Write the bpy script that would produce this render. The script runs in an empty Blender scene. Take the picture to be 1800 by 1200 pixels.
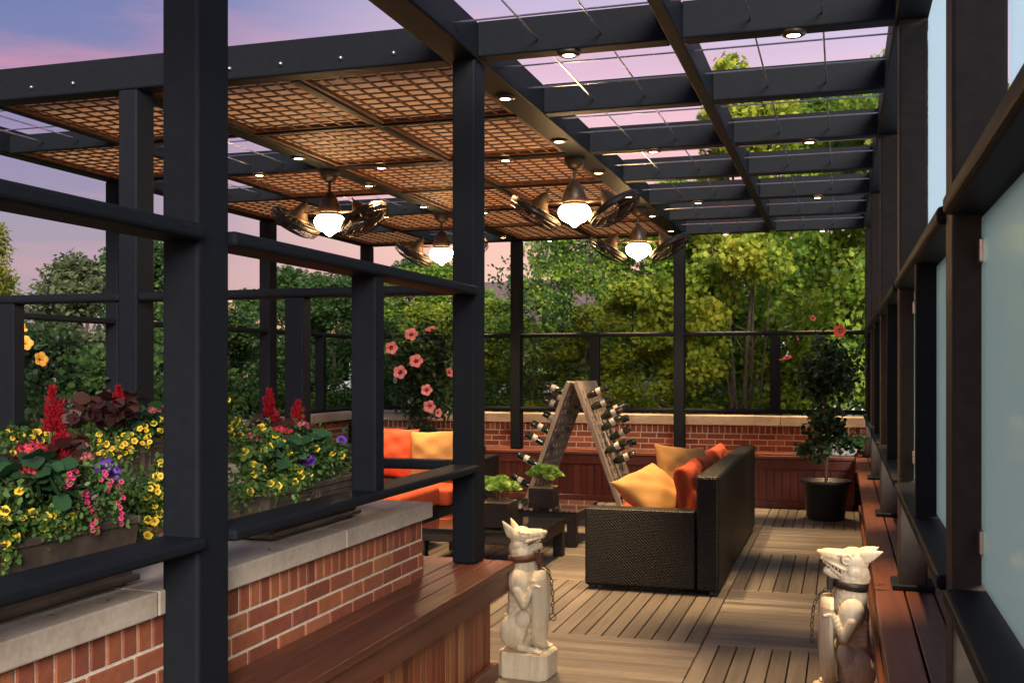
import bpy, bmesh, math, random
import numpy as np
from mathutils import Vector, Matrix, Euler
R = math.radians
scene = bpy.context.scene
col = scene.collection

# ------------------------------------------------------------------ camera
cam_d = bpy.data.cameras.new("camera")
cam = bpy.data.objects.new("camera", cam_d); col.objects.link(cam)
cam_d.sensor_width = 36.0; cam_d.lens = 37.5; cam_d.shift_y = 0.0261
cam_d.clip_start = 0.05; cam_d.clip_end = 400
cam.location = (0, 0, 1.6)
cam.rotation_euler = (R(90), 0, math.atan(581 / 1875.0))
scene.camera = cam
scene.view_settings.view_transform = 'Standard'
scene.view_settings.look = 'None'
scene.view_settings.exposure = 0.35
scene.view_settings.gamma = 1.0
scene.cycles.use_denoising = True
scene.cycles.max_bounces = 7
scene.cycles.transparent_max_bounces = 8
scene.cycles.sample_clamp_indirect = 4.0
scene.cycles.caustics_reflective = False
scene.cycles.caustics_refractive = False

# ------------------------------------------------------------------ world: dusk sky
SUN_EL, SUN_AZ = R(24), R(200)      # azimuth measured from +Y towards +X
world = bpy.data.worlds.new("World"); scene.world = world; world.use_nodes = True
nt = world.node_tree; nt.nodes.clear()
def N(tree, t, **kw):
    n = tree.nodes.new(t)
    for k, v in kw.items():
        if hasattr(n, k): setattr(n, k, v)
    return n
def build_world():
    L = nt.links.new
    out = N(nt, 'ShaderNodeOutputWorld')
    sky = N(nt, 'ShaderNodeTexSky', sky_type='NISHITA', sun_disc=False)
    sky.sun_elevation = R(2); sky.sun_rotation = SUN_AZ
    bg1 = N(nt, 'ShaderNodeBackground'); bg1.inputs[1].default_value = 0.05
    L(sky.outputs[0], bg1.inputs[0])
    tc = N(nt, 'ShaderNodeTexCoord')
    sep = N(nt, 'ShaderNodeSeparateXYZ'); L(tc.outputs['Generated'], sep.inputs[0])
    # clouds: stretched noise
    mp = N(nt, 'ShaderNodeMapping'); mp.inputs['Scale'].default_value = (1.0, 1.0, 6.5)
    mp.inputs['Location'].default_value = (0.25, 0.4, 0.1)
    L(tc.outputs['Generated'], mp.inputs[0])
    no = N(nt, 'ShaderNodeTexNoise'); no.inputs['Scale'].default_value = 2.1
    no.inputs['Detail'].default_value = 5; no.inputs['Roughness'].default_value = 0.5
    L(mp.outputs[0], no.inputs['Vector'])
    # elevation warped by noise
    m1 = N(nt, 'ShaderNodeMath', operation='MULTIPLY_ADD')
    L(no.outputs[0], m1.inputs[0]); m1.inputs[1].default_value = 0.16; m1.inputs[2].default_value = -0.08
    m2 = N(nt, 'ShaderNodeMath', operation='ADD'); L(sep.outputs[2], m2.inputs[0]); L(m1.outputs[0], m2.inputs[1])
    def ramp(stops):
        r = N(nt, 'ShaderNodeValToRGB'); e = r.color_ramp.elements
        e[0].position = stops[0][0]; e[0].color = (*stops[0][1], 1)
        e[1].position = stops[-1][0]; e[1].color = (*stops[-1][1], 1)
        for p, c in stops[1:-1]:
            x = e.new(p); x.color = (*c, 1)
        L(m2.outputs[0], r.inputs[0]); return r
    left = ramp([(0.0, (.42, .30, .36)), (0.09, (.31, .25, .36)), (0.17, (.25, .20, .36)), (0.215, (.22, .17, .38)),
                 (0.245, (.44, .20, .35)), (0.275, (.15, .16, .37)), (0.36, (.09, .135, .36)), (1.0, (.10, .15, .30))])
    right = ramp([(0.0, (.80, .52, .44)), (0.11, (.80, .46, .42)), (0.18, (.84, .44, .50)), (0.24, (.74, .46, .60)),
                  (0.30, (.56, .44, .64)), (0.40, (.32, .28, .52)), (1.0, (.14, .18, .34))])
    # azimuth factor: dot with direction of the afterglow
    dot = N(nt, 'ShaderNodeVectorMath', operation='DOT_PRODUCT')
    L(tc.outputs['Generated'], dot.inputs[0]); dot.inputs[1].default_value = (0.17, 0.985, 0)
    mr = N(nt, 'ShaderNodeMapRange'); mr.interpolation_type = 'SMOOTHSTEP'
    L(dot.outputs['Value'], mr.inputs[0]); mr.inputs[1].default_value = 0.66; mr.inputs[2].default_value = 0.88
    mix = N(nt, 'ShaderNodeMix', data_type='RGBA'); L(mr.outputs[0], mix.inputs[0])
    L(left.outputs[0], mix.inputs[6]); L(right.outputs[0], mix.inputs[7])
    # pink wisps
    no2 = N(nt, 'ShaderNodeTexNoise'); no2.inputs['Scale'].default_value = 4.3; no2.inputs['Detail'].default_value = 6
    L(mp.outputs[0], no2.inputs['Vector'])
    wr = N(nt, 'ShaderNodeMapRange'); L(no2.outputs[0], wr.inputs[0])
    wr.inputs[1].default_value = 0.50; wr.inputs[2].default_value = 0.72; wr.inputs[4].default_value = 0.42
    mix2 = N(nt, 'ShaderNodeMix', data_type='RGBA'); L(wr.outputs[0], mix2.inputs[0])
    L(mix.outputs[2], mix2.inputs[6]); mix2.inputs[7].default_value = (.72, .30, .38, 1)
    bg2 = N(nt, 'ShaderNodeBackground'); bg2.inputs[1].default_value = 0.84
    L(mix2.outputs[2], bg2.inputs[0])
    add = N(nt, 'ShaderNodeAddShader'); L(bg1.outputs[0], add.inputs[0]); L(bg2.outputs[0], add.inputs[1])
    L(add.outputs[0], out.inputs[0])
build_world()

# low, very soft glow of the evening sky behind the camera
sd = bpy.data.lights.new("sun", 'SUN'); sd.energy = 5.0; sd.angle = R(25); sd.color = (1.0, 0.92, 0.81)
sun = bpy.data.objects.new("sun", sd); col.objects.link(sun)
sun.location = (4, -12, 12)
dirv = Vector((math.sin(SUN_AZ) * math.cos(SUN_EL), math.cos(SUN_AZ) * math.cos(SUN_EL), math.sin(SUN_EL)))
dirv = Vector((0.40, -0.86, 0.34)).normalized()
sun.rotation_euler = dirv.to_track_quat('Z', 'Y').to_euler()

# ------------------------------------------------------------------ materials
def new_mat(name):
    m = bpy.data.materials.new(name); m.use_nodes = True
    t = m.node_tree; t.nodes.clear()
    o = N(t, 'ShaderNodeOutputMaterial'); b = N(t, 'ShaderNodeBsdfPrincipled')
    t.links.new(b.outputs[0], o.inputs[0]); return m, t, b, o
def rgb_ramp(t, fac, stops):
    r = N(t, 'ShaderNodeValToRGB'); e = r.color_ramp.elements
    e[0].position = stops[0][0]; e[0].color = (*stops[0][1], 1)
    e[1].position = stops[-1][0]; e[1].color = (*stops[-1][1], 1)
    for p, c in stops[1:-1]:
        x = e.new(p); x.color = (*c, 1)
    t.links.new(fac, r.inputs[0]); return r.outputs[0]
def noise(t, scale, detail=4, rough=.5, vec=None, dist=0):
    n = N(t, 'ShaderNodeTexNoise'); n.inputs['Scale'].default_value = scale; n.inputs['Detail'].default_value = detail
    n.inputs['Roughness'].default_value = rough; n.inputs['Distortion'].default_value = dist
    if vec is None:
        tc = N(t, 'ShaderNodeTexCoord'); vec = tc.outputs['Object']
    t.links.new(vec, n.inputs['Vector']); return n.outputs[0]
def mapping(t, scale=(1, 1, 1), rot=(0, 0, 0), loc_rand=False):
    tc = N(t, 'ShaderNodeTexCoord'); m = N(t, 'ShaderNodeMapping'); m.inputs['Scale'].default_value = scale
    m.inputs['Rotation'].default_value = rot
    t.links.new(tc.outputs['Object'], m.inputs[0])
    if loc_rand:
        g = N(t, 'ShaderNodeNewGeometry'); ml = N(t, 'ShaderNodeMath', operation='MULTIPLY'); ml.inputs[1].default_value = 37.0
        t.links.new(g.outputs['Random Per Island'], ml.inputs[0]); t.links.new(ml.outputs[0], m.inputs['Location'])
    return m.outputs[0]
def bump(t, b, h, strength=.3, dist=.01):
    n = N(t, 'ShaderNodeBump'); n.inputs['Strength'].default_value = strength; n.inputs['Distance'].default_value = dist
    t.links.new(h, n.inputs['Height']); t.links.new(n.outputs[0], b.inputs['Normal'])
def mixc(t, f, a, b, mode='MIX'):
    m = N(t, 'ShaderNodeMix', data_type='RGBA', blend_type=mode)
    for k, v in ((0, f), (6, a), (7, b)):
        if isinstance(v, (int, float)): m.inputs[k].default_value = v
        elif isinstance(v, tuple): m.inputs[k].default_value = (*v, 1)
        else: t.links.new(v, m.inputs[k])
    return m.outputs[2]
def simple(name, c, rough=.6, metal=0, nscale=20, var=.25, bmp=.15, bdist=.004, spec=.5, coat=0):
    m, t, b, o = new_mat(name)
    n = noise(t, nscale)
    dark = tuple(x * (1 - var) for x in c); lite = tuple(min(1, x * (1 + var)) for x in c)
    t.links.new(rgb_ramp(t, n, [(.3, dark), (.7, lite)]), b.inputs['Base Color'])
    b.inputs['Roughness'].default_value = rough; b.inputs['Metallic'].default_value = metal
    b.inputs['Specular IOR Level'].default_value = spec; b.inputs['Coat Weight'].default_value = coat
    if bmp: bump(t, b, noise(t, nscale * 4, 3), bmp, bdist)
    return m
def wood(name, cols, axis, rough=.55, grain=1.0, bstr=.25, fine=60):
    """cols: tones picked per board; axis: 0/1/2 long direction; grain runs along it"""
    m, t, b, o = new_mat(name)
    g = N(t, 'ShaderNodeNewGeometry')
    n = len(cols)
    base = rgb_ramp(t, g.outputs['Random Per Island'], [(i / (n - 1), c) for i, c in enumerate(cols)])
    s = [1.0, 1.0, 1.0]; s = [fine * .5 * grain] * 3; s[axis] = 1.2
    v = mapping(t, tuple(s), loc_rand=True)
    gn = noise(t, 1.0, 6, .65, v, .6)
    s2 = [5.0] * 3; s2[axis] = .9
    gn2 = noise(t, 1.0, 4, .5, mapping(t, tuple(s2), loc_rand=True), 1.0)
    g1 = rgb_ramp(t, gn, [(.25, (.45, .45, .45)), (.55, (1, 1, 1)), (.8, (1.25, 1.25, 1.25))])
    g2 = rgb_ramp(t, gn2, [(.3, (.7, .68, .66)), (.7, (1.18, 1.15, 1.12))])
    c = mixc(t, .75, base, g1, 'MULTIPLY'); c = mixc(t, .8, c, g2, 'MULTIPLY')
    t.links.new(c, b.inputs['Base Color'])
    rr = N(t, 'ShaderNodeMapRange'); t.links.new(gn, rr.inputs[0]); rr.inputs[3].default_value = rough + .12; rr.inputs[4].default_value = rough - .1
    t.links.new(rr.outputs[0], b.inputs['Roughness'])
    bump(t, b, gn, bstr, .004)
    return m
def leaf_mat(name, stops, trans=.48, rough=.55):
    m, t, b, o = new_mat(name)
    g = N(t, 'ShaderNodeNewGeometry')
    nz = noise(t, 1.3, 3)
    ad = N(t, 'ShaderNodeMath', operation='MULTIPLY_ADD'); t.links.new(g.outputs['Random Per Island'], ad.inputs[0])
    ad.inputs[1].default_value = .55
    ml = N(t, 'ShaderNodeMath', operation='MULTIPLY_ADD'); t.links.new(nz, ml.inputs[0]); ml.inputs[1].default_value = 1.4; ml.inputs[2].default_value = -.48
    t.links.new(ml.outputs[0], ad.inputs[2])
    c = rgb_ramp(t, ad.outputs[0], stops)
    t.links.new(c, b.inputs['Base Color']); b.inputs['Roughness'].default_value = rough
    b.inputs['Specular IOR Level'].default_value = .35
    tr = N(t, 'ShaderNodeBsdfTranslucent'); t.links.new(c, tr.inputs[0])
    mx = N(t, 'ShaderNodeMixShader'); mx.inputs[0].default_value = trans
    t.links.new(b.outputs[0], mx.inputs[1]); t.links.new(tr.outputs[0], mx.inputs[2]); t.links.new(mx.outputs[0], o.inputs[0])
    return m
def emis(name, c, s, base=(.8, .8, .8)):
    m, t, b, o = new_mat(name)
    b.inputs['Base Color'].default_value = (*base, 1)
    b.inputs['Emission Color'].default_value = (*c, 1); b.inputs['Emission Strength'].default_value = s
    return m

M = {}
M['steel'] = simple('steel_paint', (.0095, .0112, .0150), .58, 0, 40, .10, .12, .001, .25)
M['steel'].node_tree.nodes['Principled BSDF'].inputs['IOR'].default_value = 1.28
M['steel_brown'] = simple('steel_paint_bronze', (.036, .026, .021), .62, 0, 26, .2, .15, .0015, .28)
M['stainless'] = simple('stainless_cable', (.62, .62, .64), .28, 1, 60, .1, 0)
M['nickel'] = simple('satin_nickel', (.70, .62, .56), .32, 1, 60, .08, 0)
M['bronze'] = simple('fan_bronze', (.045, .026, .015), .42, .3, 30, .3, .1, .001)
M['fan_dark'] = simple('fan_dark_metal', (.016, .011, .009), .4, .3, 30, .3, 0)
M['lattice'] = wood('lattice_wood', [(.12, .040, .017), (.15, .052, .022), (.13, .045, .019)], 0, .6, .8, .15)
def mat_back():
    m, t, b, o = new_mat('translucent_roof_sheet')
    c = rgb_ramp(t, noise(t, 5, 4), [(.3, (.88, .60, .36)), (.7, (.95, .74, .50))])
    t.links.new(c, b.inputs['Base Color']); b.inputs['Roughness'].default_value = .7
    tl = N(t, 'ShaderNodeBsdfTranslucent'); t.links.new(c, tl.inputs[0]); mx = N(t, 'ShaderNodeMixShader'); mx.inputs[0].default_value = .68
    t.links.new(b.outputs[0], mx.inputs[1]); t.links.new(tl.outputs[0], mx.inputs[2]); t.links.new(mx.outputs[0], o.inputs[0]); return m
M['lattice_back'] = mat_back()
M['cedar_v'] = wood('cedar_vertical', [(.17, .034, .014), (.24, .052, .020), (.42, .15, .05), (.20, .040, .016), (.32, .085, .030), (.14, .030, .014), (.50, .22, .08)], 2, .5, .8, .2)
M['mahog_v'] = wood('mahogany_vertical', [(.085, .014, .010), (.12, .020, .012), (.105, .018, .012), (.15, .030, .017), (.10, .016, .012)], 2, .45, .8, .2)
M['ipe_y'] = wood('ipe_boards_lengthwise', [(.115, .034, .019), (.15, .047, .025), (.095, .028, .017)], 1, .42, .9, .25)
M['ipe_x'] = wood('ipe_boards_crosswise', [(.16, .046, .026), (.20, .062, .034), (.135, .040, .024)], 0, .42, .9, .25)
gd = [(.100, .084, .072), (.165, .140, .120), (.130, .110, .094), (.205, .175, .148), (.115, .095, .080)]
gd2 = [tuple(q * .78 for q in c_) for c_ in gd]
M['deck_y'] = wood('weathered_deck_lengthwise', gd2, 1, .52, 1.0, .5)
M['deck_x'] = wood('weathered_deck_crosswise', gd, 0, .52, 1.0, .5)
M['rack'] = wood('weathered_oak', [(.17, .140, .118), (.22, .185, .155), (.19, .158, .130)], 2, .8, 1.0, .6)
M['black_plastic'] = simple('black_plastic', (.012, .012, .013), .5, 0, 30, .2, .1)
M['black_glaze'] = simple('black_ceramic', (.010, .010, .011), .25, 0, 30, .2, 0)
M['soil'] = simple('potting_soil', (.06, .04, .028), .95, 0, 60, .5, .8, .02)
M['orange'] = simple('orange_canvas', (.42, .054, .012), .85, 0, 9, .10, .25, .003)
M['yellow'] = simple('golden_canvas', (.33, .175, .05), .85, 0, 9, .10, .25, .003)
M['red_pattern'] = simple('rust_canvas', (.40, .045, .03), .85, 0, 30, .3, .25, .003)
M['planter'] = simple('bronze_planter', (.075, .052, .038), .65, .1, 9, .5, .4, .006)
M['leather'] = simple('brown_leather', (.115, .040, .024), .5, 0, 40, .3, .3, .002)
M['leather_dark'] = simple('dark_leather', (.022, .015, .012), .5, 0, 40, .3, .3, .002)
M['iron'] = simple('rusty_iron', (.085, .050, .036), .55, .6, 60, .35, .2)
M['grey_box'] = simple('pale_grey_metal', (.42, .41, .40), .45, 0, 12, .12, .05)
M['bark'] = simple('bark', (.115, .085, .062), .95, 0, 22, .45, .9, .02)
M['bark_pale'] = simple('pale_bark', (.11, .080, .058), .95, 0, 22, .45, .9, .02)
M['stem'] = simple('green_stem', (.07, .11, .035), .7, 0, 30, .3, 0)
M['woody'] = simple('woody_stem', (.12, .08, .05), .85, 0, 40, .3, .4)
M['bottle'] = simple('dark_green_bottle_glass', (.008, .013, .009), .06, 0, 5, .2, 0, spec=.8)
M['label'] = simple('cream_paper', (.33, .31, .28), .7, 0, 60, .12, 0)
M['grass'] = simple('lawn', (.045, .075, .025), .95, 0, 3, .4, .6, .05)
M['fl_yellow'] = simple('yellow_petal', (.80, .54, .025), .55, 0, 80, .12, 0)
M['fl_throat'] = simple('amber_throat', (.62, .30, .02), .6, 0, 80, .2, 0)
M['fl_red'] = leaf_mat('scarlet_plume', [(0, (.22, .004, .014)), (.5, (.46, .010, .028)), (1, (.72, .05, .06))], .35, .6)
M['fl_penta'] = simple('red_pentas', (.62, .035, .060), .6, 0, 60, .30, 0)
M['fl_pinkp'] = simple('faded_pink_pentas', (.50, .11, .11), .6, 0, 60, .35, 0)
M['fl_purple'] = simple('purple_petal', (.085, .012, .24), .55, 0, 40, .25, 0)
M['fl_magenta'] = simple('magenta_petal', (.36, .018, .085), .55, 0, 60, .35, 0)
M['fl_pink'] = simple('pink_petal', (.82, .30, .33), .55, 0, 30, .12, 0)
M['fl_coral'] = simple('coral_petal', (.86, .16, .10), .55, 0, 30, .12, 0)
M['fl_gold'] = simple('golden_petal', (.86, .42, .06), .55, 0, 30, .12, 0)
M['fl_centre'] = simple('deep_red_centre', (.35, .015, .03), .6, 0, 30, .2, 0)
M['moss'] = simple('dried_moss', (.26, .17, .08), .95, 0, 60, .4, .8, .01)

def mat_brick():
    m, t, b, o = new_mat('red_brick')
    g = N(t, 'ShaderNodeNewGeometry')
    base = rgb_ramp(t, g.outputs['Random Per Island'], [(0, (.19, .046, .022)), (.25, (.27, .072, .030)), (.5, (.34, .105, .042)), (.75, (.23, .056, .028)), (1, (.38, .135, .055))])
    n1 = noise(t, 30, 5, .6); n2 = noise(t, 5, 3)
    c = mixc(t, .8, base, rgb_ramp(t, n1, [(.3, (.78, .78, .78)), (.7, (1.15, 1.12, 1.1))]), 'MULTIPLY')
    c = mixc(t, .6, c, rgb_ramp(t, n2, [(.3, (.8, .78, .8)), (.7, (1.12, 1.1, 1.08))]), 'MULTIPLY')
    t.links.new(c, b.inputs['Base Color']); b.inputs['Roughness'].default_value = .85
    bump(t, b, noise(t, 120, 4, .7), .5, .004); return m
M['brick'] = mat_brick()
M['mortar'] = simple('pale_mortar', (.66, .55, .43), .95, 0, 60, .15, .5, .004)
def mat_stone():
    m, t, b, o = new_mat('limestone_coping')
    n1 = noise(t, 4, 5, .6); n2 = noise(t, 40, 4, .6)
    c = rgb_ramp(t, n1, [(.25, (.33, .26, .205)), (.5, (.47, .385, .31)), (.75, (.55, .46, .38))])
    c = mixc(t, .7, c, rgb_ramp(t, n2, [(.3, (.82, .80, .78)), (.65, (1.08, 1.07, 1.06))]), 'MULTIPLY')
    stain = noise(t, 2.2, 6, .7)
    c = mixc(t, rgb_ramp(t, stain, [(.56, (0, 0, 0)), (.70, (.6, .6, .6))]), c, (.17, .115, .08))
    t.links.new(c, b.inputs['Base Color']); b.inputs['Roughness'].default_value = .8
    bump(t, b, n2, .3, .004); return m
M['stone'] = mat_stone()
def mat_wicker():
    m, t, b, o = new_mat('black_wicker')
    v = mapping(t, (1, 1, 1))
    w1 = N(t, 'ShaderNodeTexWave', wave_type='BANDS', bands_direction='Z'); w1.inputs['Scale'].default_value = 30
    w2 = N(t, 'ShaderNodeTexWave', wave_type='BANDS', bands_direction='DIAGONAL'); w2.inputs['Scale'].default_value = 26
    for w in (w1, w2):
        w.inputs['Distortion'].default_value = .4; t.links.new(v, w.inputs[0])
    mm = N(t, 'ShaderNodeMath', operation='MULTIPLY'); t.links.new(w1.outputs[1], mm.inputs[0]); t.links.new(w2.outputs[1], mm.inputs[1])
    c = rgb_ramp(t, mm.outputs[0], [(0, (.003, .0025, .0025)), (1, (.012, .0095, .009))])
    t.links.new(c, b.inputs['Base Color']); b.inputs['Roughness'].default_value = .45; b.inputs['Specular IOR Level'].default_value = .32
    bump(t, b, mm.outputs[0], .7, .006); return m
M['wicker'] = mat_wicker()
def mat_tableglass():
    m, t, b, o = new_mat('dark_table_glass'); b.inputs['Base Color'].default_value = (.012, .014, .014, 1)
    b.inputs['Roughness'].default_value = .04; b.inputs['Specular IOR Level'].default_value = .9
    b.inputs['Coat Weight'].default_value = .5; b.inputs['Coat Roughness'].default_value = .03
    return m
M['tableglass'] = mat_tableglass()
def mat_frost(name, tint, tr=.55):
    m, t, b, o = new_mat(name)
    b.inputs['Base Color'].default_value = (*tint, 1); b.inputs['Roughness'].default_value = .12
    b.inputs['Specular IOR Level'].default_value = .8
    tl = N(t, 'ShaderNodeBsdfTranslucent'); tl.inputs[0].default_value = (*tint, 1)
    tp = N(t, 'ShaderNodeBsdfTransparent'); tp.inputs[0].default_value = tuple(min(1, x * 1.5) for x in tint) + (1,)
    m1 = N(t, 'ShaderNodeMixShader'); m1.inputs[0].default_value = .22
    t.links.new(tl.outputs[0], m1.inputs[1]); t.links.new(tp.outputs[0], m1.inputs[2])
    m2 = N(t, 'ShaderNodeMixShader'); m2.inputs[0].default_value = tr
    t.links.new(b.outputs[0], m2.inputs[1]); t.links.new(m1.outputs[0], m2.inputs[2]); t.links.new(m2.outputs[0], o.inputs[0])
    return m
M['frost'] = mat_frost('frosted_teal_glass', (.60, .73, .71))
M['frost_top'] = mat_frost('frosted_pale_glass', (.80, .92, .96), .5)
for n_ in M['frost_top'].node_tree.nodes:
    if n_.type == 'BSDF_PRINCIPLED': n_.inputs['Emission Color'].default_value = (.62, .78, .95, 1); n_.inputs['Emission Strength'].default_value = .40   # faint glow added to the glass itself to make it paler; no lamp behind
def mat_statue():
    m, t, b, o = new_mat('carved_pale_wood')
    n1 = noise(t, 7, 5, .6); n2 = noise(t, 1.0, 5, .6, mapping(t, (70, 70, 5)))
    c = rgb_ramp(t, n1, [(.25, (.56, .43, .27)), (.5, (.68, .58, .42)), (.75, (.76, .70, .56))])
    c = mixc(t, .6, c, rgb_ramp(t, n2, [(.3, (.75, .70, .62)), (.65, (1.1, 1.08, 1.05))]), 'MULTIPLY')
    t.links.new(c, b.inputs['Base Color']); b.inputs['Roughness'].default_value = .55
    bump(t, b, mixc(t, .5, n2, noise(t, 45, 5, .7)), .6, .004); return m
M['statue'] = mat_statue()
M['statue_inner'] = simple('dark_mouth', (.10, .04, .025), .7, 0, 30, .2, 0)
M['lamp'] = emis('lit_opal_glass', (1.0, .62, .27), 66, (.9, .8, .6))
M['bulb'] = emis('lit_downlight_lens', (1.0, .62, .28), 30)
M['leaf_yg'] = leaf_mat('leaf_yellow_green', [(0, (.09, .16, .02)), (.3, (.21, .31, .035)), (.6, (.42, .49, .05)), (1, (.68, .64, .08))])
M['leaf_mid'] = leaf_mat('leaf_mid_green', [(0, (.055, .12, .022)), (.35, (.145, .27, .035)), (.7, (.29, .42, .05)), (1, (.50, .56, .07))])
M['leaf_mid2'] = leaf_mat('leaf_hedge_green', [(0, (.030, .070, .020)), (.45, (.080, .16, .035)), (1, (.20, .30, .06))])
M['leaf_dark'] = leaf_mat('leaf_dark_green', [(0, (.024, .058, .020)), (.5, (.064, .14, .040)), (1, (.17, .28, .07))])
M['leaf_grey'] = leaf_mat('leaf_grey_green', [(0, (.05, .07, .035)), (.5, (.12, .155, .07)), (1, (.25, .28, .13))])
M['leaf_con'] = leaf_mat('needle_yellow_green', [(0, (.09, .12, .015)), (.5, (.26, .29, .03)), (1, (.52, .50, .05))])
M['leaf_hib'] = leaf_mat('hibiscus_leaf', [(0, (.012, .030, .012)), (.5, (.028, .065, .022)), (1, (.08, .15, .05))], .15, .32)
M['leaf_cal'] = leaf_mat('petunia_leaf', [(0, (.030, .070, .015)), (.5, (.075, .15, .03)), (1, (.17, .27, .06))], .25)
M['leaf_pen'] = leaf_mat('pentas_leaf', [(0, (.015, .045, .018)), (.5, (.030, .085, .032)), (1, (.06, .13, .05))], .2, .4)
M['leaf_burg'] = leaf_mat('burgundy_leaf', [(0, (.035, .012, .014)), (.5, (.075, .022, .020)), (1, (.10, .06, .03))], .2, .4)
M['leaf_succ'] = leaf_mat('succulent_leaf', [(0, (.10, .22, .04)), (.5, (.22, .38, .07)), (1, (.42, .55, .16))], .3, .4)
M['house_tan'] = simple('tan_masonry', (.42, .25, .15), .9, 0, 2, .15, .2)
M['house_pink'] = simple('pinkish_siding', (.36, .27, .26), .9, 0, 2, .1, .1)
M['white_paint'] = simple('white_fence_paint', (.72, .76, .82), .6, 0, 8, .1, 0)
M['roof'] = simple('shingle', (.16, .11, .10), .9, 0, 8, .3, .4)
M['dark_window'] = simple('dark_window_glass', (.03, .04, .05), .1, 0, 2, .1, 0)

# ------------------------------------------------------------------ mesh helpers
POS = {}      # object name -> world matrix of a thing's Empty
def setp(o, label=None, cat=None, group=None, kind=None):
    if label: o['label'] = label
    if cat: o['category'] = cat
    if group: o['group'] = group
    if kind: o['kind'] = kind
    return o
def thing(name, label, cat, loc=(0, 0, 0), rotz=0, group=None):
    o = bpy.data.objects.new(name, None); col.objects.link(o)
    o.location = loc; o.rotation_euler = (0, 0, rotz); o.empty_display_size = .1
    POS[o.name] = Matrix.Translation(loc) @ Matrix.Rotation(rotz, 4, 'Z')
    return setp(o, label, cat, group)
def place(o, me, mat, parent, local):
    col.objects.link(o)
    if mat: me.materials.append(mat)
    if parent is not None:
        o.parent = parent
        if not local:
            w = POS.get(parent.name, Matrix.Identity(4))
            me.transform(w.inverted())
        POS[o.name] = Matrix.Identity(4) if local else POS.get(parent.name, Matrix.Identity(4))
        if local: POS[o.name] = POS.get(parent.name, Matrix.Identity(4))
    return o
def obj(name, bm, mat, parent=None, local=False, smooth=False, label=None):
    """local=True: vertices are given in the parent's own coordinates, else in world coordinates"""
    me = bpy.data.meshes.new(name); bm.to_mesh(me); bm.free()
    if smooth:
        for p in me.polygons: p.use_smooth = True
    o = bpy.data.objects.new(name, me); place(o, me, mat, parent, local)
    if label: o['label'] = label
    return o
def struct(name, bm, mat, kind='structure'):
    o = obj(name, bm, mat); o['kind'] = kind; return o
def dup(root, loc=None, rotz=None, label=None, group=None, parent=None):
    r = root.copy(); col.objects.link(r)
    if loc is not None: r.location = loc
    if rotz is not None: r.rotation_euler = (0, 0, rotz)
    if parent is not None: r.parent = parent
    if label: r['label'] = label
    if group: r['group'] = group
    for ch in list(root.children): dup(ch, parent=r)
    return r
def B(): return bmesh.new()
def box(bm, x0, x1, y0, y1, z0, z1, bev=0, seg=2, mtx=None):
    v = [bm.verts.new((x, y, z)) for x in (x0, x1) for y in (y0, y1) for z in (z0, z1)]
    F = [(0, 1, 3, 2), (4, 6, 7, 5), (0, 4, 5, 1), (2, 3, 7, 6), (0, 2, 6, 4), (1, 5, 7, 3)]
    fs = [bm.faces.new([v[i] for i in f]) for f in F]
    if mtx is not None: bmesh.ops.transform(bm, matrix=mtx, verts=v)
    if bev:
        es = list({e for f in fs for e in f.edges})
        bmesh.ops.bevel(bm, geom=es, offset=bev, segments=seg, affect='EDGES', profile=.5)
    return bm
def tube(bm, pts, radii, n=8, cap=True):
    pts = [Vector(p) for p in pts]
    if not isinstance(radii, (list, tuple)): radii = [radii] * len(pts)
    rings = []; prev = None
    for i, p in enumerate(pts):
        d = (pts[min(i + 1, len(pts) - 1)] - pts[max(i - 1, 0)])
        if d.length < 1e-9: d = Vector((0, 0, 1))
        d.normalize()
        if prev is None:
            a = Vector((0, 0, 1)) if abs(d.z) < .9 else Vector((1, 0, 0))
            u = d.cross(a).normalized()
        else:
            u = (prev - d * prev.dot(d))
            if u.length < 1e-6: u = d.orthogonal()
            u.normalize()
        prev = u; w = d.cross(u)
        rings.append([bm.verts.new(p + (u * math.cos(2 * math.pi * k / n) + w * math.sin(2 * math.pi * k / n)) * radii[i]) for k in range(n)])
    for a, b in zip(rings, rings[1:]):
        for k in range(n): bm.faces.new((a[k], a[(k + 1) % n], b[(k + 1) % n], b[k]))
    if cap:
        bm.faces.new(list(reversed(rings[0]))); bm.faces.new(rings[-1])
    return bm
def lathe(bm, prof, n=24, c=(0, 0, 0), mtx=None):
    rings = []; allv = []
    for r, z in prof:
        if r < 1e-5:
            v = bm.verts.new((c[0], c[1], c[2] + z)); rings.append([v]); allv.append(v)
        else:
            ring = [bm.verts.new((c[0] + r * math.cos(2 * math.pi * k / n), c[1] + r * math.sin(2 * math.pi * k / n), c[2] + z)) for k in range(n)]
            rings.append(ring); allv += ring
    for a, b in zip(rings, rings[1:]):
        if len(a) == 1 and len(b) > 1:
            for k in range(n): bm.faces.new((a[0], b[(k + 1) % n], b[k]))
        elif len(b) == 1 and len(a) > 1:
            for k in range(n): bm.faces.new((a[k], a[(k + 1) % n], b[0]))
        elif len(a) > 1:
            for k in range(n): bm.faces.new((a[k], a[(k + 1) % n], b[(k + 1) % n], b[k]))
    if mtx is not None: bmesh.ops.transform(bm, matrix=mtx, verts=allv)
    return bm
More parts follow.
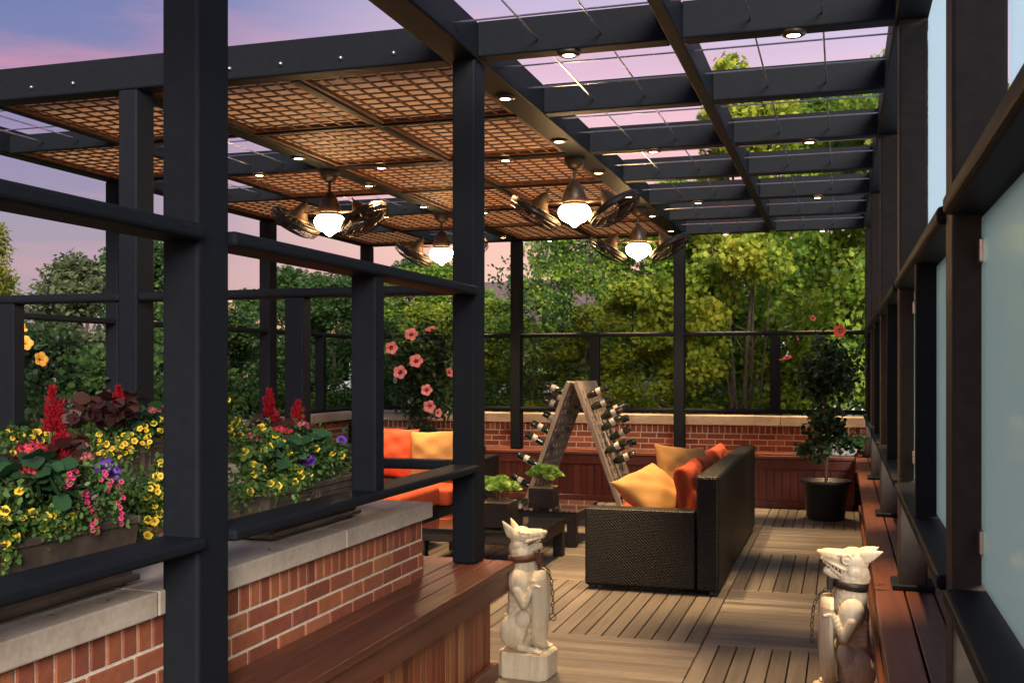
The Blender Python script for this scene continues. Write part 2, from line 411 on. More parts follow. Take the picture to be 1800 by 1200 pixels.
def torus(bm, c, axis, R_, r, n=16, m=6, sx=1.0):
    q = Vector(axis).normalized().to_track_quat('Z', 'Y').to_matrix().to_4x4()
    c = Vector(c); rings = []
    for i in range(n):
        a = 2 * math.pi * i / n; ring = []
        for j in range(m):
            b = 2 * math.pi * j / m
            p = Vector(((R_ + r * math.cos(b)) * math.cos(a) * sx, (R_ + r * math.cos(b)) * math.sin(a), r * math.sin(b)))
            ring.append(bm.verts.new(c + q @ p))
        rings.append(ring)
    for i in range(n):
        a, b = rings[i], rings[(i + 1) % n]
        for j in range(m): bm.faces.new((a[j], b[j], b[(j + 1) % m], a[(j + 1) % m]))
    return bm

# numpy leaf scatter ------------------------------------------------
T_QUAD = np.array([(0, 0, 0), (.32, .5, .06), (0, 1, 0), (-.32, .5, .06)], float)
T_OVAL = np.array([(0, 0, 0), (.20, .22, .04), (.28, .5, .06), (.18, .8, .03), (0, 1, -.04), (-.18, .8, .03), (-.28, .5, .06), (-.20, .22, .04)], float)
T_MAPLE = np.array([(0, 0, 0), (.34, .02, 0), (.26, .22, 0), (.62, .42, -.03), (.28, .52, 0), (.30, .74, 0), (.10, .68, 0), (0, 1.08, -.04),
                    (-.10, .68, 0), (-.30, .74, 0), (-.28, .52, 0), (-.62, .42, -.03), (-.26, .22, 0), (-.34, .02, 0)], float)
T_LONG = np.array([(0, 0, 0), (.12, .3, .05), (.13, .6, .05), (0, 1, -.1), (-.13, .6, .05), (-.12, .3, .05)], float)
def scatter(tmpl, P, size, rs, droop=.25, out=None, outw=.0, up=.0):
    n = len(P); k = len(tmpl)
    size = np.asarray(size) * np.ones(n)
    y = rs.normal(size=(n, 3))
    if out is not None: y = y * (1 - outw) + out * outw * 1.6
    y[:, 2] += up - droop
    y /= np.linalg.norm(y, axis=1)[:, None] + 1e-9
    r = rs.normal(size=(n, 3)); r[:, 2] += .6
    z = r - (r * y).sum(1)[:, None] * y; z /= np.linalg.norm(z, axis=1)[:, None] + 1e-9
    x = np.cross(y, z)
    t = tmpl[None, :, :] * size[:, None, None]
    V = P[:, None, :] + t[..., 0:1] * x[:, None, :] + t[..., 1:2] * y[:, None, :] + t[..., 2:3] * z[:, None, :]
    return V.reshape(-1, 3), k
def leaf_mesh(name, V, k, mat):
    n = len(V) // k
    me = bpy.data.meshes.new(name)
    me.vertices.add(len(V)); me.vertices.foreach_set('co', V.astype(np.float32).ravel())
    me.loops.add(n * k); me.loops.foreach_set('vertex_index', np.arange(n * k, dtype=np.int32))
    me.polygons.add(n); me.polygons.foreach_set('loop_start', (np.arange(n) * k).astype(np.int32))
    me.update(calc_edges=True)
    me.materials.append(mat)
    return me
def mesh_obj(name, me, parent=None, label=None):
    o = bpy.data.objects.new(name, me); col.objects.link(o)
    if parent is not None: o.parent = parent
    POS[o.name] = POS.get(parent.name, Matrix.Identity(4)) if parent is not None else Matrix.Identity(4)
    if label: o['label'] = label
    return o
def clump_points(rs, centres, radii, n_each):
    out = []; dirs = []
    for c, r in zip(centres, radii):
        d = rs.normal(size=(n_each, 3)); d /= np.linalg.norm(d, axis=1)[:, None]
        rr = rs.random(n_each) ** .45
        out.append(np.array(c) + d * (rr * r)[:, None] * np.array([1, 1, .75])); dirs.append(d)
    return np.concatenate(out), np.concatenate(dirs)

# ------------------------------------------------------------------ ground and deck
bm = B(); box(bm, -120, 120, -60, 160, -.32, -.30); struct('ground', bm, M['grass'])
bm = B(); box(bm, -6.6, .9, -1.5, 13.2, -.2, -.045)
struct('deck_underlay', bm, M['black_plastic'])
def build_deck():
    ys0 = 6.256 - 1.6 * 5; bw = .1; gap = .007
    cols_x = [(-.78 - 1.6 * k, -.78 - 1.6 * (k - 1)) for k in range(0, 4)] + [(-6.4, -.78 - 1.6 * 3)]
    bmx, bmy = B(), B()
    for ci, (xa, xb) in enumerate(cols_x):
        if ci == 0: xa, xb = -.78, .82
        for j in range(12):
            ya, yb = ys0 + 1.6 * j, ys0 + 1.6 * (j + 1)
            if ya > 13.1: continue
            yb = min(yb, 13.1)
            if (ci + j) % 2 == 0:
                # boards run along Y on odd rows of the right strip
                n = int(round((xb - xa) / bw)); w = (xb - xa) / n
                for i in range(n):
                    dz = random.uniform(-.0012, .0012)
                    box(bmy, xa + i * w + gap * .5, xa + (i + 1) * w - gap * .5, ya + .003, yb - .003, -.028, dz, .003, 1)
            else:
                n = max(1, int(round((yb - ya) / bw))); w = (yb - ya) / n
                for i in range(n):
                    dz = random.uniform(-.0012, .0012)
                    box(bmx, xa + .003, xb - .003, ya + i * w + gap * .3, ya + (i + 1) * w - gap * .3, -.028, dz, .003, 1)
    struct('deck_boards_lengthwise', bmy, M['deck_y']); struct('deck_boards_crosswise', bmx, M['deck_x'])
random.seed(4); build_deck()

# ------------------------------------------------------------------ brick walls
def brick_wall(name, label, x0, x1, y0, y1, face, cap_z=1.03, cap_over=.10, cap_t=.115, joints=1.15, end=None):
    """face: 'x+' bricks laid on the +X face, 'y-' on the -Y face"""
    top = cap_z - cap_t
    t = thing(name, label, 'brick wall', ((x0 + x1) / 2, (y0 + y1) / 2, 0))
    core = B(); i = .006
    box(core, x0 + i, x1 - i, y0 + i, y1 - i, -.05, top - .002); obj('mortar_core', core, M['mortar'], t)
    bb = B(); j = .012; L = .203; hh = .0677
    def course(z0, z1, w, a0, a1, off, fx):
        a = a0 - off
        while a < a1:
            s, e = max(a, a0), min(a + w - j, a1)
            if e - s > .02: fx(s, e, z0 + j * .5, z1 - j * .5)
            a += w
    faces = []
    if face == 'x+': faces.append((y0, y1, lambda s, e, a, b: box(bb, x1 - .05, x1, s, e, a, b, .0025, 1)))
    if face == 'y-': faces.append((x0, x1, lambda s, e, a, b: box(bb, s, e, y0, y0 + .05, a, b, .0025, 1)))
    if end == 'y+': faces.append((x0, x1 - .052, lambda s, e, a, b: box(bb, s, e, y1 - .05, y1, a, b, .0025, 1)))
    for a0, a1, fx in faces:
        course(top - .102, top, .0677, a0, a1, .02, fx)
        z = top - .102; r = 0
        while z > .02:
            course(z - hh, z, L, a0, a1, (r % 2) * L / 2 + .03, fx); z -= hh; r += 1
    obj('brickwork', bb, M['brick'], t)
    cb = B(); o_ = cap_over
    if face == 'x+':
        a = y0; k = 0; yend = y1 + (o_ if end else 0); notch = None
        while a < yend - .01:
            e = min(a + joints, yend)
            if yend - e < .3: e = yend
            if notch and a < notch[0] < e: e = notch[0]
            if notch and abs(a - notch[0]) < .001:
                e = notch[1]; box(cb, x0 - .02, x1 + .004, a + .003, e - .003, top, cap_z, .004, 2); a = e; continue
            box(cb, x0 - .02, x1 + o_, a + .003, e - .003, top, cap_z, .006, 2); a = e
    else:
        a = x0
        while a < x1 - .01:
            e = min(a + joints, x1)
            if x1 - e < .3: e = x1
            box(cb, a + .003, e - .003, y0 - o_, y1 + .02, top, cap_z, .006, 2); a = e
    obj('stone_coping', cb, M['stone'], t)
    return t
brick_wall('brick_wall', 'low red brick wall with pale stone coping in the left foreground, behind the near cedar bench', -2.55, -1.935, 0.2, 4.80, 'x+', .952, .036, .074, 1.23, 'y+')
brick_wall('brick_wall', 'long low red brick wall with stone coping closing the far end of the terrace', -6.2, .40, 13.02, 13.32, 'y-', 1.03, .05, .115, 1.1)
brick_wall('brick_wall', 'low red brick wall with stone coping along the far left side of the terrace behind the planters', -6.62, -6.32, 5.6, 13.0, 'x+', 1.03, .05, .115, 1.1)
brick_wall('brick_wall', 'low brick planter ledge carrying the second row of flower boxes at left', -3.75, -3.02, 1.6, 5.04, 'x+', 1.095, .04, .10, 1.1)

# ------------------------------------------------------------------ benches
def bench_left():
    t = thing('cedar_bench', 'wooden bench with reddish plank top and upright cedar front boards below the near brick wall', 'bench', (-1.8, 2.7, 0))
    s = B()
    for a, b in ((-1.925, -1.835), (-1.829, -1.745), (-1.739, -1.625)):
        box(s, a, b, .2, 5.30, .565, .60, .004, 2)
    box(s, -2.55, -1.931, 4.78, 5.30, .565, .60, .004, 2)
    obj('seat', s, M['ipe_y'], t)
    f = B(); box(f, -1.68, -1.65, .2, 5.28, .445, .562, .004, 2); box(f, -2.55, -1.70, 5.25, 5.278, .445, .562, .003, 1)
    obj('apron', f, M['ipe_y'], t)
    p = B(); y = .22; rr = random.Random(3)
    while y < 5.22:
        w = rr.choice([.062, .078, .07, .055]); box(p, -1.765, -1.74, y, y + w - .003, .06, .56, .003, 1); y += w
    obj('front_boards', p, M['cedar_v'], t)
    e = B(); x = -2.54
    while x < -1.8: box(e, x, x + .075, 5.20, 5.225, .06, .56, .003, 1); x += .078
    obj('end_boards', e, M['cedar_v'], t)
    k = B(); box(k, -1.735, -1.695, .2, 5.24, 0.002, .085, .004, 2); obj('skirting', k, M['ipe_y'], t)
    c = B(); box(c, -1.90, -1.77, .25, 5.19, .02, .55); obj('carcass', c, M['black_plastic'], t)
    h = B(); box(h, -1.74, -1.715, 3.92, 4.02, .105, .14, .008, 2); obj('vent_handle', h, M['black_plastic'], t)
bench_left()
def bench_back():
    t = thing('mahogany_bench', 'dark red wooden bench running along the far brick wall', 'bench', (-2.9, 12.75, 0))
    s = B()
    for a, b in ((12.52, 12.665), (12.671, 12.83), (12.836, 12.995)): box(s, -6.2, .13, a, b, .565, .60, .004, 2)
    obj('seat', s, M['ipe_x'], t)
    f = B(); box(f, -6.2, .12, 12.55, 12.575, .45, .562, .003, 1); obj('apron', f, M['mahog_v'], t)
    p = B(); x = -6.2; rr = random.Random(5)
    while x < .10:
        w = .088; box(p, x, x + w - .004, 12.585, 12.605, .06, .56, .002, 1); x += w
    obj('front_boards', p, M['mahog_v'], t)
    k = B(); box(k, -6.2, .11, 12.555, 12.58, .002, .075, .003, 1); obj('skirting', k, M['mahog_v'], t)
bench_back()
def bench_right():
    t = thing('wooden_bench', 'long reddish wooden bench under the steel posts on the right side', 'bench', (.3, 6, 0))
    s = B()
    for a, b in ((.14, .262), (.270, .385), (.391, .52)): box(s, a, b, .4, 12.98, .565, .60, .004, 2)
    obj('seat', s, M['ipe_y'], t)
    f = B(); box(f, .155, .18, .4, 12.5, .45, .562, .003, 1); obj('apron', f, M['ipe_y'], t)
    p = B(); y = .4
    while y < 12.45: box(p, .20, .22, y, y + .084, .06, .56, .002, 1); y += .088
    obj('front_boards', p, M['cedar_v'], t)
    k = B(); box(k, .17, .195, .4, 12.5, .002, .075, .003, 1); obj('skirting', k, M['ipe_y'], t)
bench_right()

# ------------------------------------------------------------------ pergola (one welded frame)
CZ = 3.18; BH = .185
perg = thing('pergola', 'large dark steel pergola with posts, rails, cable grids and wooden lattice ceiling over the terrace', 'pergola', (-2.9, 7.6, 0))
PY = [.18, 2.69, 5.13, 7.62, 10.12, 12.62]      # front faces of the post rows
W_ = .125; D_ = .165
def rbox(name, args, mat='steel', bev=.012, label=None):
    b = B(); box(b, *args, bev, 3); return obj(name, b, M[mat], perg, label=label)
XL = [-1.912, -3.935, -5.975]                     # left edges of post lines
RX0, RX1 = .245, .366
for i, y in enumerate(PY):
    base = .602 if i in (2, 5) or i == 1 else .602
    rbox('post', (XL[0], XL[0] + W_, y, y + D_, .602, CZ)) if i in (0, 1, 2, 5) else None
    if i in (2, 5): rbox('post', (XL[1], XL[1] + W_, y, y + D_, (.602 if i == 5 else .0), CZ))
    if i >= 2: rbox('post', (XL[2], XL[2] + W_, y, y + D_, .0 if i < 5 else .602, CZ))
    rbox('post', (RX0, RX1, y, y + D_, .602, CZ), 'steel_brown', .010)
    b = B(); box(b, RX0 - .03, RX1 + .03, y - .03, y + D_ + .03, .601, .625, .004, 1); obj('base_flange', b, M['steel'], perg)
# beams along Y
rbox('beam', (-1.955, -1.775, -1.2, 12.80, CZ, CZ + BH), bev=.010)
rbox('beam', (-3.965, -3.815, 5.28, 12.62, CZ + .001, CZ + BH - .002), bev=.010)
rbox('beam', (-5.985, -5.855, 5.28, 12.62, CZ + .001, CZ + BH - .002), bev=.010)
rbox('beam', (.225, .385, -1.2, 12.62, CZ, CZ + BH), bev=.010)
rbox('purlin', (-.808, -.738, -1.2, 12.62, CZ + .002, CZ + BH - .004), bev=.008)
rbox('purlin', (-4.935, -4.885, 5.28, 12.62, CZ + .003, CZ + .12), bev=.006)
rbox('purlin', (-2.925, -2.875, 5.28, 12.62, CZ + .003, CZ + .11), bev=.006)
# cross beams
CB = [5.13 + 1.2525 * k for k in range(7)]
for y in [.12, 1.40, 2.69, 3.90] + CB:
    for xa, xb in ((-1.776, -.807), (-.739, .236)):
        rbox('crossbeam', (xa, xb, y, y + .115, CZ + .001, CZ + BH - .003), bev=.010)
for k, y in enumerate(CB):
    main = (k % 2 == 0)
    if k in (0,):
        rbox('crossbeam', (-6.9, -1.954, y, y + .13, CZ, CZ + BH + .004), bev=.012)
    elif k == 6:
        rbox('crossbeam', (-5.99, -1.954, y, y + .13, CZ, CZ + BH), bev=.012)
    elif main:
        for xa, xb in ((-2.876, -1.954), (-3.816, -2.924), (-4.886, -3.964), (-5.856, -4.934)):
            rbox('crossbeam', (xa, xb, y, y + .10, CZ + .001, CZ + BH - .01), bev=.008)
    else:
        for xa, xb in ((-2.876, -1.954), (-3.816, -2.924), (-4.886, -3.964), (-5.856, -4.934)):
            rbox('crossbeam', (xa, xb, y + .02, y + .07, CZ + .002, CZ + .13), bev=.006)
for x in (-4.5267, -4.2353, -3.2062, -2.893, -2.5362, -2.2323, -5.2, -5.5):
    b = B(); lathe(b, [(0, 0), (.014, .001), (.013, .008), (.006, .016), (0, .018)], 10, mtx=Matrix.Translation((x, 5.129, CZ + .06)) @ Matrix.Rotation(R(90), 4, 'X'))
    obj('cable_end', b, M['stainless'], perg, smooth=True)
# rails
def rails_y(xc, rows, w, zt=2.018, zb=1.110, subs=True, mat='steel', h=.048, ymax=None, subw=.11, subd=.085):
    for i in rows:
        ya, yb = PY[i] + D_ - .004, PY[i + 1] + .004
        b = B(); box(b, xc - w / 2, xc + w / 2, ya, yb, zt - h, zt, .014, 3); obj('top_rail', b, M[mat], perg)
        b = B(); box(b, xc - w / 2, xc + w / 2, ya, yb, zb - .038, zb, .012, 3); obj('lower_rail', b, M[mat], perg)
        if subs:
            ym = (ya + yb) / 2 - .04
            b = B(); box(b, xc - subw / 2, xc + subw / 2, ym - subd / 2, ym + subd / 2, zb - .01, zt - .01, .008, 2); obj('mid_post', b, M[mat], perg)
rails_y(-1.836, [0, 1], .15)
rails_y(-5.912, [2, 3, 4], .10, zb=1.11)
rails_y(.280, [0, 1, 2, 3, 4], .112, zb=1.085, zt=2.005, mat='steel', subw=.078, subd=.07)
def rails_x(yc, spans, w, zt=2.03, zb=1.125, h=.05, subs=()):
    for xa, xb in spans:
        b = B(); box(b, xa, xb, yc - w / 2, yc + w / 2, zt - h, zt, .018, 3); obj('top_rail', b, M['steel'], perg)
        b = B(); box(b, xa, xb, yc - w / 2, yc + w / 2, zb - h, zb, .018, 3); obj('lower_rail', b, M['steel'], perg)
    for x in subs:
        b = B(); box(b, x, x + .115, yc - .045, yc + .045, zb - .01, zt - .01, .008, 2); obj('mid_post', b, M['steel'], perg)
rails_x(PY[2] + .062, [(XL[1] + W_ - .004, XL[0] + .004), (XL[2] + W_ - .004, XL[1] + .004)], .12, subs=(-2.885, -4.79))
rails_x(PY[5] + .062, [(XL[1] + W_ - .004, XL[0] + .004), (XL[2] + W_ - .004, XL[1] + .004), (XL[0] + W_ - .004, RX0 + .004)], .10, subs=(-2.93, -.80, -4.95))
# lattice panels
def lattice(xa, xb, ya, yb):
    b = B(); z = CZ + .012
    fr = .03
    box(b, xa, xb, ya, ya + fr, z, z + .024); box(b, xa, xb, yb - fr, yb, z, z + .024)
    box(b, xa, xa + fr, ya + fr, yb - fr, z, z + .024); box(b, xb - fr, xb, ya + fr, yb - fr, z, z + .024)
    nx, ny = 7, 9
    for i in range(1, nx + 1):
        x = xa + (xb - xa) * i / (nx + 1); box(b, x - .009, x + .009, ya + fr, yb - fr, z + .002, z + .0085)
    for i in range(1, ny + 1):
        y = ya + (yb - ya) * i / (ny + 1); box(b, xa + fr, xb - fr, y - .009, y + .009, z + .009, z + .0155)
    o = obj('lattice_panel', b, M['lattice'], perg)
    c = B(); box(c, xa + .004, xb - .004, ya + .004, yb - .004, z + .028, z + .034)
    obj('backing_board', c, M['lattice_back'], o)
for k in range(6):
    ya = CB[k] + (.135 if k == 0 else (.104 if k % 2 == 0 else .074)); yb = CB[k + 1] + (-.004 if (k + 1) % 2 == 0 else .016)
    lattice(-2.872, -1.960, ya, yb); lattice(-3.811, -2.928, ya, yb)
    if k % 2 == 0: lattice(-4.881, -3.969, ya, yb)
    else: lattice(-5.851, -4.939, ya, yb)
# cable grids in the open cells
def cables(xa, xb, ya, yb, nx=2, ny=2):
    b = B(); z = CZ + .062
    for i in range(nx):
        x = xa + (xb - xa) * (i + 1) / (nx + 1); tube(b, [(x, ya - .03, z), (x, yb + .03, z)], .0048, 6)
    for i in range(ny):
        y = ya + (yb - ya) * (i + .75) / (ny + .5); tube(b, [(xa - .03, y, z + .009), (xb + .03, y, z + .009)], .0048, 6)
    obj('cable_grid', b, M['stainless'], perg)
for k in range(-1, 6):
    ya = CB[k] + .115 if k >= 0 else 3.99; yb = CB[k + 1] if k >= 0 else CB[0]
    cables(-1.776, -.808, ya, yb); cables(-.738, .236, ya, yb)
for k in range(6):
    ya, yb = CB[k] + .1, CB[k + 1]
    if k % 2 == 1: cables(-4.886, -3.964, ya, yb)
    else: cables(-5.856, -4.934, ya, yb)

# frosted glass screens with hinge clips on the right side
def screens():
    yy = [PY[i] + W_ for i in range(5)]
    words = ['nearest the camera', 'in the second bay', 'in the third bay', 'in the fourth bay', 'in the last bay']
    for i in range(5):
        ya, yb = PY[i] + D_ + .02, PY[i + 1] - .02
        t = thing('glass_screen', 'tall frosted blue-green glass screen in the right steel frame, %s' % words[i], 'glass panel', (.335, (ya + yb) / 2, 1.1), 0, 'frosted glass screens on the right')
        b = B(); box(b, .3075, .3155, ya - .012, yb + .012, 1.100, 1.95, .002, 1); obj('pane', b, M['frost'], t)
        for z in (1.20, 1.87):
            for y in (ya, yb):
                c = B(); box(c, .299, .324, y - .026, y + .026, z - .028, z + .028, .004, 2); obj('clip', c, M['nickel'], t)
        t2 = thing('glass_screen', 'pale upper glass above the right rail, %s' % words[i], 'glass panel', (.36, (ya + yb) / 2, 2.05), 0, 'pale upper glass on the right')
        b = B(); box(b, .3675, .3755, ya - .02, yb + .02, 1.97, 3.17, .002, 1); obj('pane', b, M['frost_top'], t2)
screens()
t = thing('parapet_wall', 'dark low wall behind the right bench under the glass screens', 'wall', (.6, 6, 0))
b = B(); box(b, .53, .70, .2, 13.0, -.05, 1.0, .005, 1); obj('wall_body', b, M['steel_brown'], t)

# ------------------------------------------------------------------ downlights
proto_dl = None
def downlight(x, y, label, z=CZ):
    global proto_dl
    if proto_dl is None:
        t = thing('downlight', label, 'spotlight', (x, y, z), 0, 'small round downlights on the pergola beams')
        b = B(); lathe(b, [(.030, -.016), (.040, -.020), (.055, -.012), (.060, -.004), (.058, .0)], 24); obj('trim_ring', b, M['bronze'], t, True, True)
        b = B(); lathe(b, [(0, -.013), (.030, -.015)], 20); obj('lens', b, M['bulb'], t, True)
        proto_dl = t
    else:
        t = dup(proto_dl, (x, y, z), 0, label)
    ld = bpy.data.lights.get('downlight_beam')
    if ld is None:
        ld = bpy.data.lights.new('downlight_beam', 'SPOT'); ld.energy = 240; ld.spot_size = R(42); ld.spot_blend = .8
        ld.color = (1.0, .66, .32); ld.shadow_soft_size = .03
    lo = bpy.data.objects.new('downlight_beam', ld); col.objects.link(lo); lo.parent = t; lo.location = (0, 0, -.03)
    return t
rows = ['over the near crossbeam', 'on the second lit crossbeam', 'on the third lit crossbeam', 'on the far crossbeam']
for i, y in enumerate((5.19, 7.69, 10.2, 12.69)):
    downlight(-1.31, y, 'small lit downlight %s, left of the thin centre purlin' % rows[i])
    downlight(-.22, y, 'small lit downlight %s, beside the right wall' % rows[i])
nth = ['nearest', 'second nearest', 'third nearest', 'fourth nearest', 'fifth nearest', 'farthest']
for i, y in enumerate((5.92, 7.15, 8.40, 9.65, 10.95, 12.2)):
    downlight(-1.875, y, 'small lit downlight under the long beam above the sofa, %s of six' % nth[i])
    downlight(-3.89, y, 'small lit downlight under the beam between the left lattice panels, %s of six' % nth[i])
for i, y in enumerate((7.68, 10.19, 12.70)):
    w = ['second', 'third', 'last'][i]
    downlight(-2.43, y, 'small lit downlight on the %s lattice crossbeam, right hand panel' % w)
    downlight(-3.45, y, 'small lit downlight on the %s lattice crossbeam, left hand panel' % w)
    downlight(-4.53, y, 'small lit downlight on the %s lattice crossbeam, outer left panel' % w)

# ------------------------------------------------------------------ twin-head ceiling fans
def make_fan(x, y, label):
    t = thing('ceiling_fan', label, 'ceiling fan', (x, y, CZ), 0, 'twin-head ceiling fans with lit globes')
    def part(n, prof, m, seg=32, mtx=None, parent=t):
        b = B(); lathe(b, prof, seg, mtx=mtx); return obj(n, b, M[m], parent, True, True)
    part('canopy', [(.078, 0), (.080, -.02), (.070, -.05), (.045, -.078), (.018, -.092), (0, -.094)], 'bronze')
    part('downrod', [(.012, -.08), (.012, -.19)], 'bronze', 12)
    part('motor_housing', [(.014, -.165), (.030, -.180), (.052, -.205), (.074, -.245), (.088, -.290), (.092, -.325), (.088, -.340), (.0, -.342)], 'bronze')
    ring = part('fitter', [(.086, -.342), (.092, -.350), (.088, -.358), (.0, -.359)], 'fan_dark')
    part('lamp_shade', [(.078, -.358), (.104, -.366), (.121, -.392), (.122, -.420), (.108, -.452), (.082, -.474), (.052, -.488), (.026, -.506), (.010, -.520), (0, -.523)], 'lamp', 36)
    for s in (-1, 1):
        b = B()
        for dy in (-.022, .022): tube(b, [(s * .05, dy, -.335), (s * .275, dy, -.325)], .0065, 8)
        tube(b, [(s * .235, -.045, -.328), (s * .235, .045, -.328)], .012, 8)
        obj('arm', b, M['bronze'], t, True)
        # head: axis tilts outwards
        a = R(32)
        ax = Vector((s * math.sin(a), 0, -math.cos(a)))
        mt = Matrix.Translation((s * .262, 0, -.325)) @ ax.to_track_quat('Z', 'Y').to_matrix().to_4x4()
        b = B(); lathe(b, [(0, -.125), (.005, -.12), (.008, -.088), (.022, -.080), (.046, -.040), (.062, .0), (.086, .030), (.110, .045), (.100, .052), (0, .054)], 24, mtx=mt)
        h = obj('fan_head', b, M['bronze'], t, True, True)
        b = B(); Rr = .205
        lathe(b, [(Rr + .002, .055), (Rr + .008, .075), (Rr + .002, .098), (Rr - .004, .098), (Rr - .006, .056), (Rr + .002, .055)], 36, mtx=mt)
        c0 = Vector((0, 0, .085))
        for rr, zz in ((Rr, .095), (Rr, .060), (Rr * .94, .128), (Rr * .66, .152), (Rr * .36, .160), (Rr * .8, .045)):
            torus(b, mt @ Vector((0, 0, zz)), ax, rr, .0032 if rr < Rr else .006, 36, 6)
        for k in range(24):
            an = 2 * math.pi * k / 24; cx, sx_ = math.cos(an), math.sin(an)
            pr = [(.05, .160), (Rr * .66, .152), (Rr * .94, .128), (Rr, .095), (Rr, .060), (Rr * .8, .045), (.055, .036)]
            tube(b, [mt @ Vector((r_ * cx, r_ * sx_, z_)) for r_, z_ in pr], .0024, 4)
        lathe(b, [(0, .168), (.035, .166), (.050, .158)], 16, mtx=mt)
        obj('cage', b, M['fan_dark'], h, True)
        b = B()
        for k in range(4):
            a0 = 2 * math.pi * k / 4 + .4
            P = []
            for i in range(7):
                f = i / 6; an = a0 - .55 + 1.25 * f
                P.append((.04, an * .6 + a0 * .4, .105)); 
            inner = [b.verts.new(mt @ Vector((.04 * math.cos(a0 + (i / 6 - .5) * .9), .04 * math.sin(a0 + (i / 6 - .5) * .9), .115 - .03 * i / 6))) for i in range(7)]
            outer = [b.verts.new(mt @ Vector((.172 * math.cos(a0 + (i / 6 - .35) * 1.5), .172 * math.sin(a0 + (i / 6 - .35) * 1.5), .125 - .05 * i / 6))) for i in range(7)]
            for i in range(6): b.faces.new((inner[i], outer[i], outer[i + 1], inner[i + 1]))
        ex = bmesh.ops.solidify(b, geom=b.faces[:], thickness=.003)
        obj('blades', b, M['fan_dark'], h, True, True)
    return t
fan = make_fan(-1.925, 7.80, 'bronze twin-head fan with lit globe, right of the corner post, nearer')
# the copies keep their own glow: children are copied with them
dup(fan, (-1.925, 10.42, CZ), 0, 'bronze twin-head fan with lit globe, the farther one on the right')
dup(fan, (-3.93, 7.74, CZ), 0, 'bronze twin-head fan with lit globe, the nearer one on the left, above the flower boxes')
dup(fan, (-3.93, 10.24, CZ), 0, 'bronze twin-head fan with lit globe partly hidden by the corner post')

# ------------------------------------------------------------------ sofas, cushions, tables
def cushion(name, label, cat, loc, w, h, d, rot, mat, group=None, puff=2.4, seed=0, piping=True, parent=None, pinch=.06, creases=.012):
    rs = np.random.RandomState(seed); n = 22
    b = B(); mt = Matrix.Translation(loc) @ Euler(rot).to_matrix().to_4x4()
    ph = rs.rand(8) * 6
    def P(u, v, s):
        e = 1 - pinch * (u * u + v * v - 2 * u * u * v * v) * 1.0
        x = u * w / 2 * (1 - pinch * (1 - v * v) * 1.2 * abs(u) ** 3); z = v * h / 2 * (1 - pinch * (1 - u * u) * 1.2 * abs(v) ** 3)
        t = ((1 - abs(u) ** puff) * (1 - abs(v) ** puff)) ** .5
        cr = creases * math.sin(u * 5 + ph[0] + 3 * v * math.sin(ph[1])) * math.sin(v * 6 + ph[2]) * t + creases * .7 * math.sin((u + v) * 9 + ph[3]) * t * (1 - t * .5)
        return mt @ Vector((x, s * (d / 2 * t + cr), z + .25 * creases * math.sin(u * 7 + ph[4])))
    grids = {}
    for s in (-1, 1):
        for i in range(n + 1):
            for j in range(n + 1):
                u, v = 2 * i / n - 1, 2 * j / n - 1
                u = math.sin(u * math.pi / 2) * .5 + u * .5; v = math.sin(v * math.pi / 2) * .5 + v * .5
                edge = i in (0, n) or j in (0, n)
                if s == 1 and edge: grids[(s, i, j)] = grids[(-1, i, j)]
                else: grids[(s, i, j)] = b.verts.new(P(u, v, s))
    for s in (-1, 1):
        for i in range(n):
            for j in range(n):
                f = [grids[(s, i, j)], grids[(s, i + 1, j)], grids[(s, i + 1, j + 1)], grids[(s, i, j + 1)]]
                if s == 1: f.reverse()
                try: b.faces.new(f)
                except ValueError: pass
    o = obj(name, b, M[mat], parent, smooth=True)
    if cat: setp(o, label, cat, group)
    elif label: o['label'] = label
    return o
def seat_block(name, x0, x1, y0, y1, z0, z1, mat, parent, bev=.035):
    b = B(); box(b, x0, x1, y0, y1, z0, z1, bev, 4); return obj(name, b, M[mat], parent, smooth=True)
def sofa_right():
    t = thing('wicker_sofa', 'long black wicker sofa on the right with its woven back turned to the walkway', 'sofa', (-1.3, 9.2, 0))
    def p(n, *a, bev=.012):
        b = B(); box(b, *a, .020, 3); return obj(n, b, M['wicker'], t)
    p('backrest', -.985, -.825, 7.555, 9.02, .03, .845); p('backrest', -.980, -.830, 9.03, 10.82, .032, .840)
    p('arm', -1.79, -.99, 7.555, 7.70, .03, .595); p('arm', -1.79, -.985, 10.68, 10.82, .03, .595)
    p('seat_base', -1.78, -.99, 7.705, 10.675, .08, .30)
    for y in (7.60, 9.0, 10.76):
        for x in (-1.74, -.87):
            b = B(); box(b, x - .025, x + .025, y - .025, y + .025, .001, .08); obj('foot', b, M['black_plastic'], t)
    for y in (7.72, 8.71, 9.70): seat_block('seat_cushion', -1.80, -.995, y, y + .97, .302, .45, 'orange', t)
sofa_right()
cushion('cushion', 'orange back cushion nearest the camera on the right sofa, with a rust patterned edge', 'cushion', (-1.095, 8.16, .655), .86, .46, .15, (R(-10), 0, R(90)), 'orange', None, 7, 1, creases=.006)
cushion('cushion', 'orange back cushion farther along the right sofa, behind the golden pillows', 'cushion', (-1.095, 9.08, .655), .90, .46, .15, (R(-10), 0, R(90)), 'orange', None, 7, 2, creases=.006)
cushion('cushion', 'orange back cushion at the far end of the right sofa', 'cushion', (-1.095, 10.0, .655), .90, .46, .15, (R(-10), 0, R(90)), 'orange', None, 7, 3, creases=.006)
cushion('pillow', 'large golden yellow pillow lying slanted at the near arm of the right sofa', 'pillow', (-1.36, 8.02, .650), .54, .50, .22, (R(-50), R(-12), R(64)), 'yellow', None, 2.4, 4, creases=.014, pinch=.09)
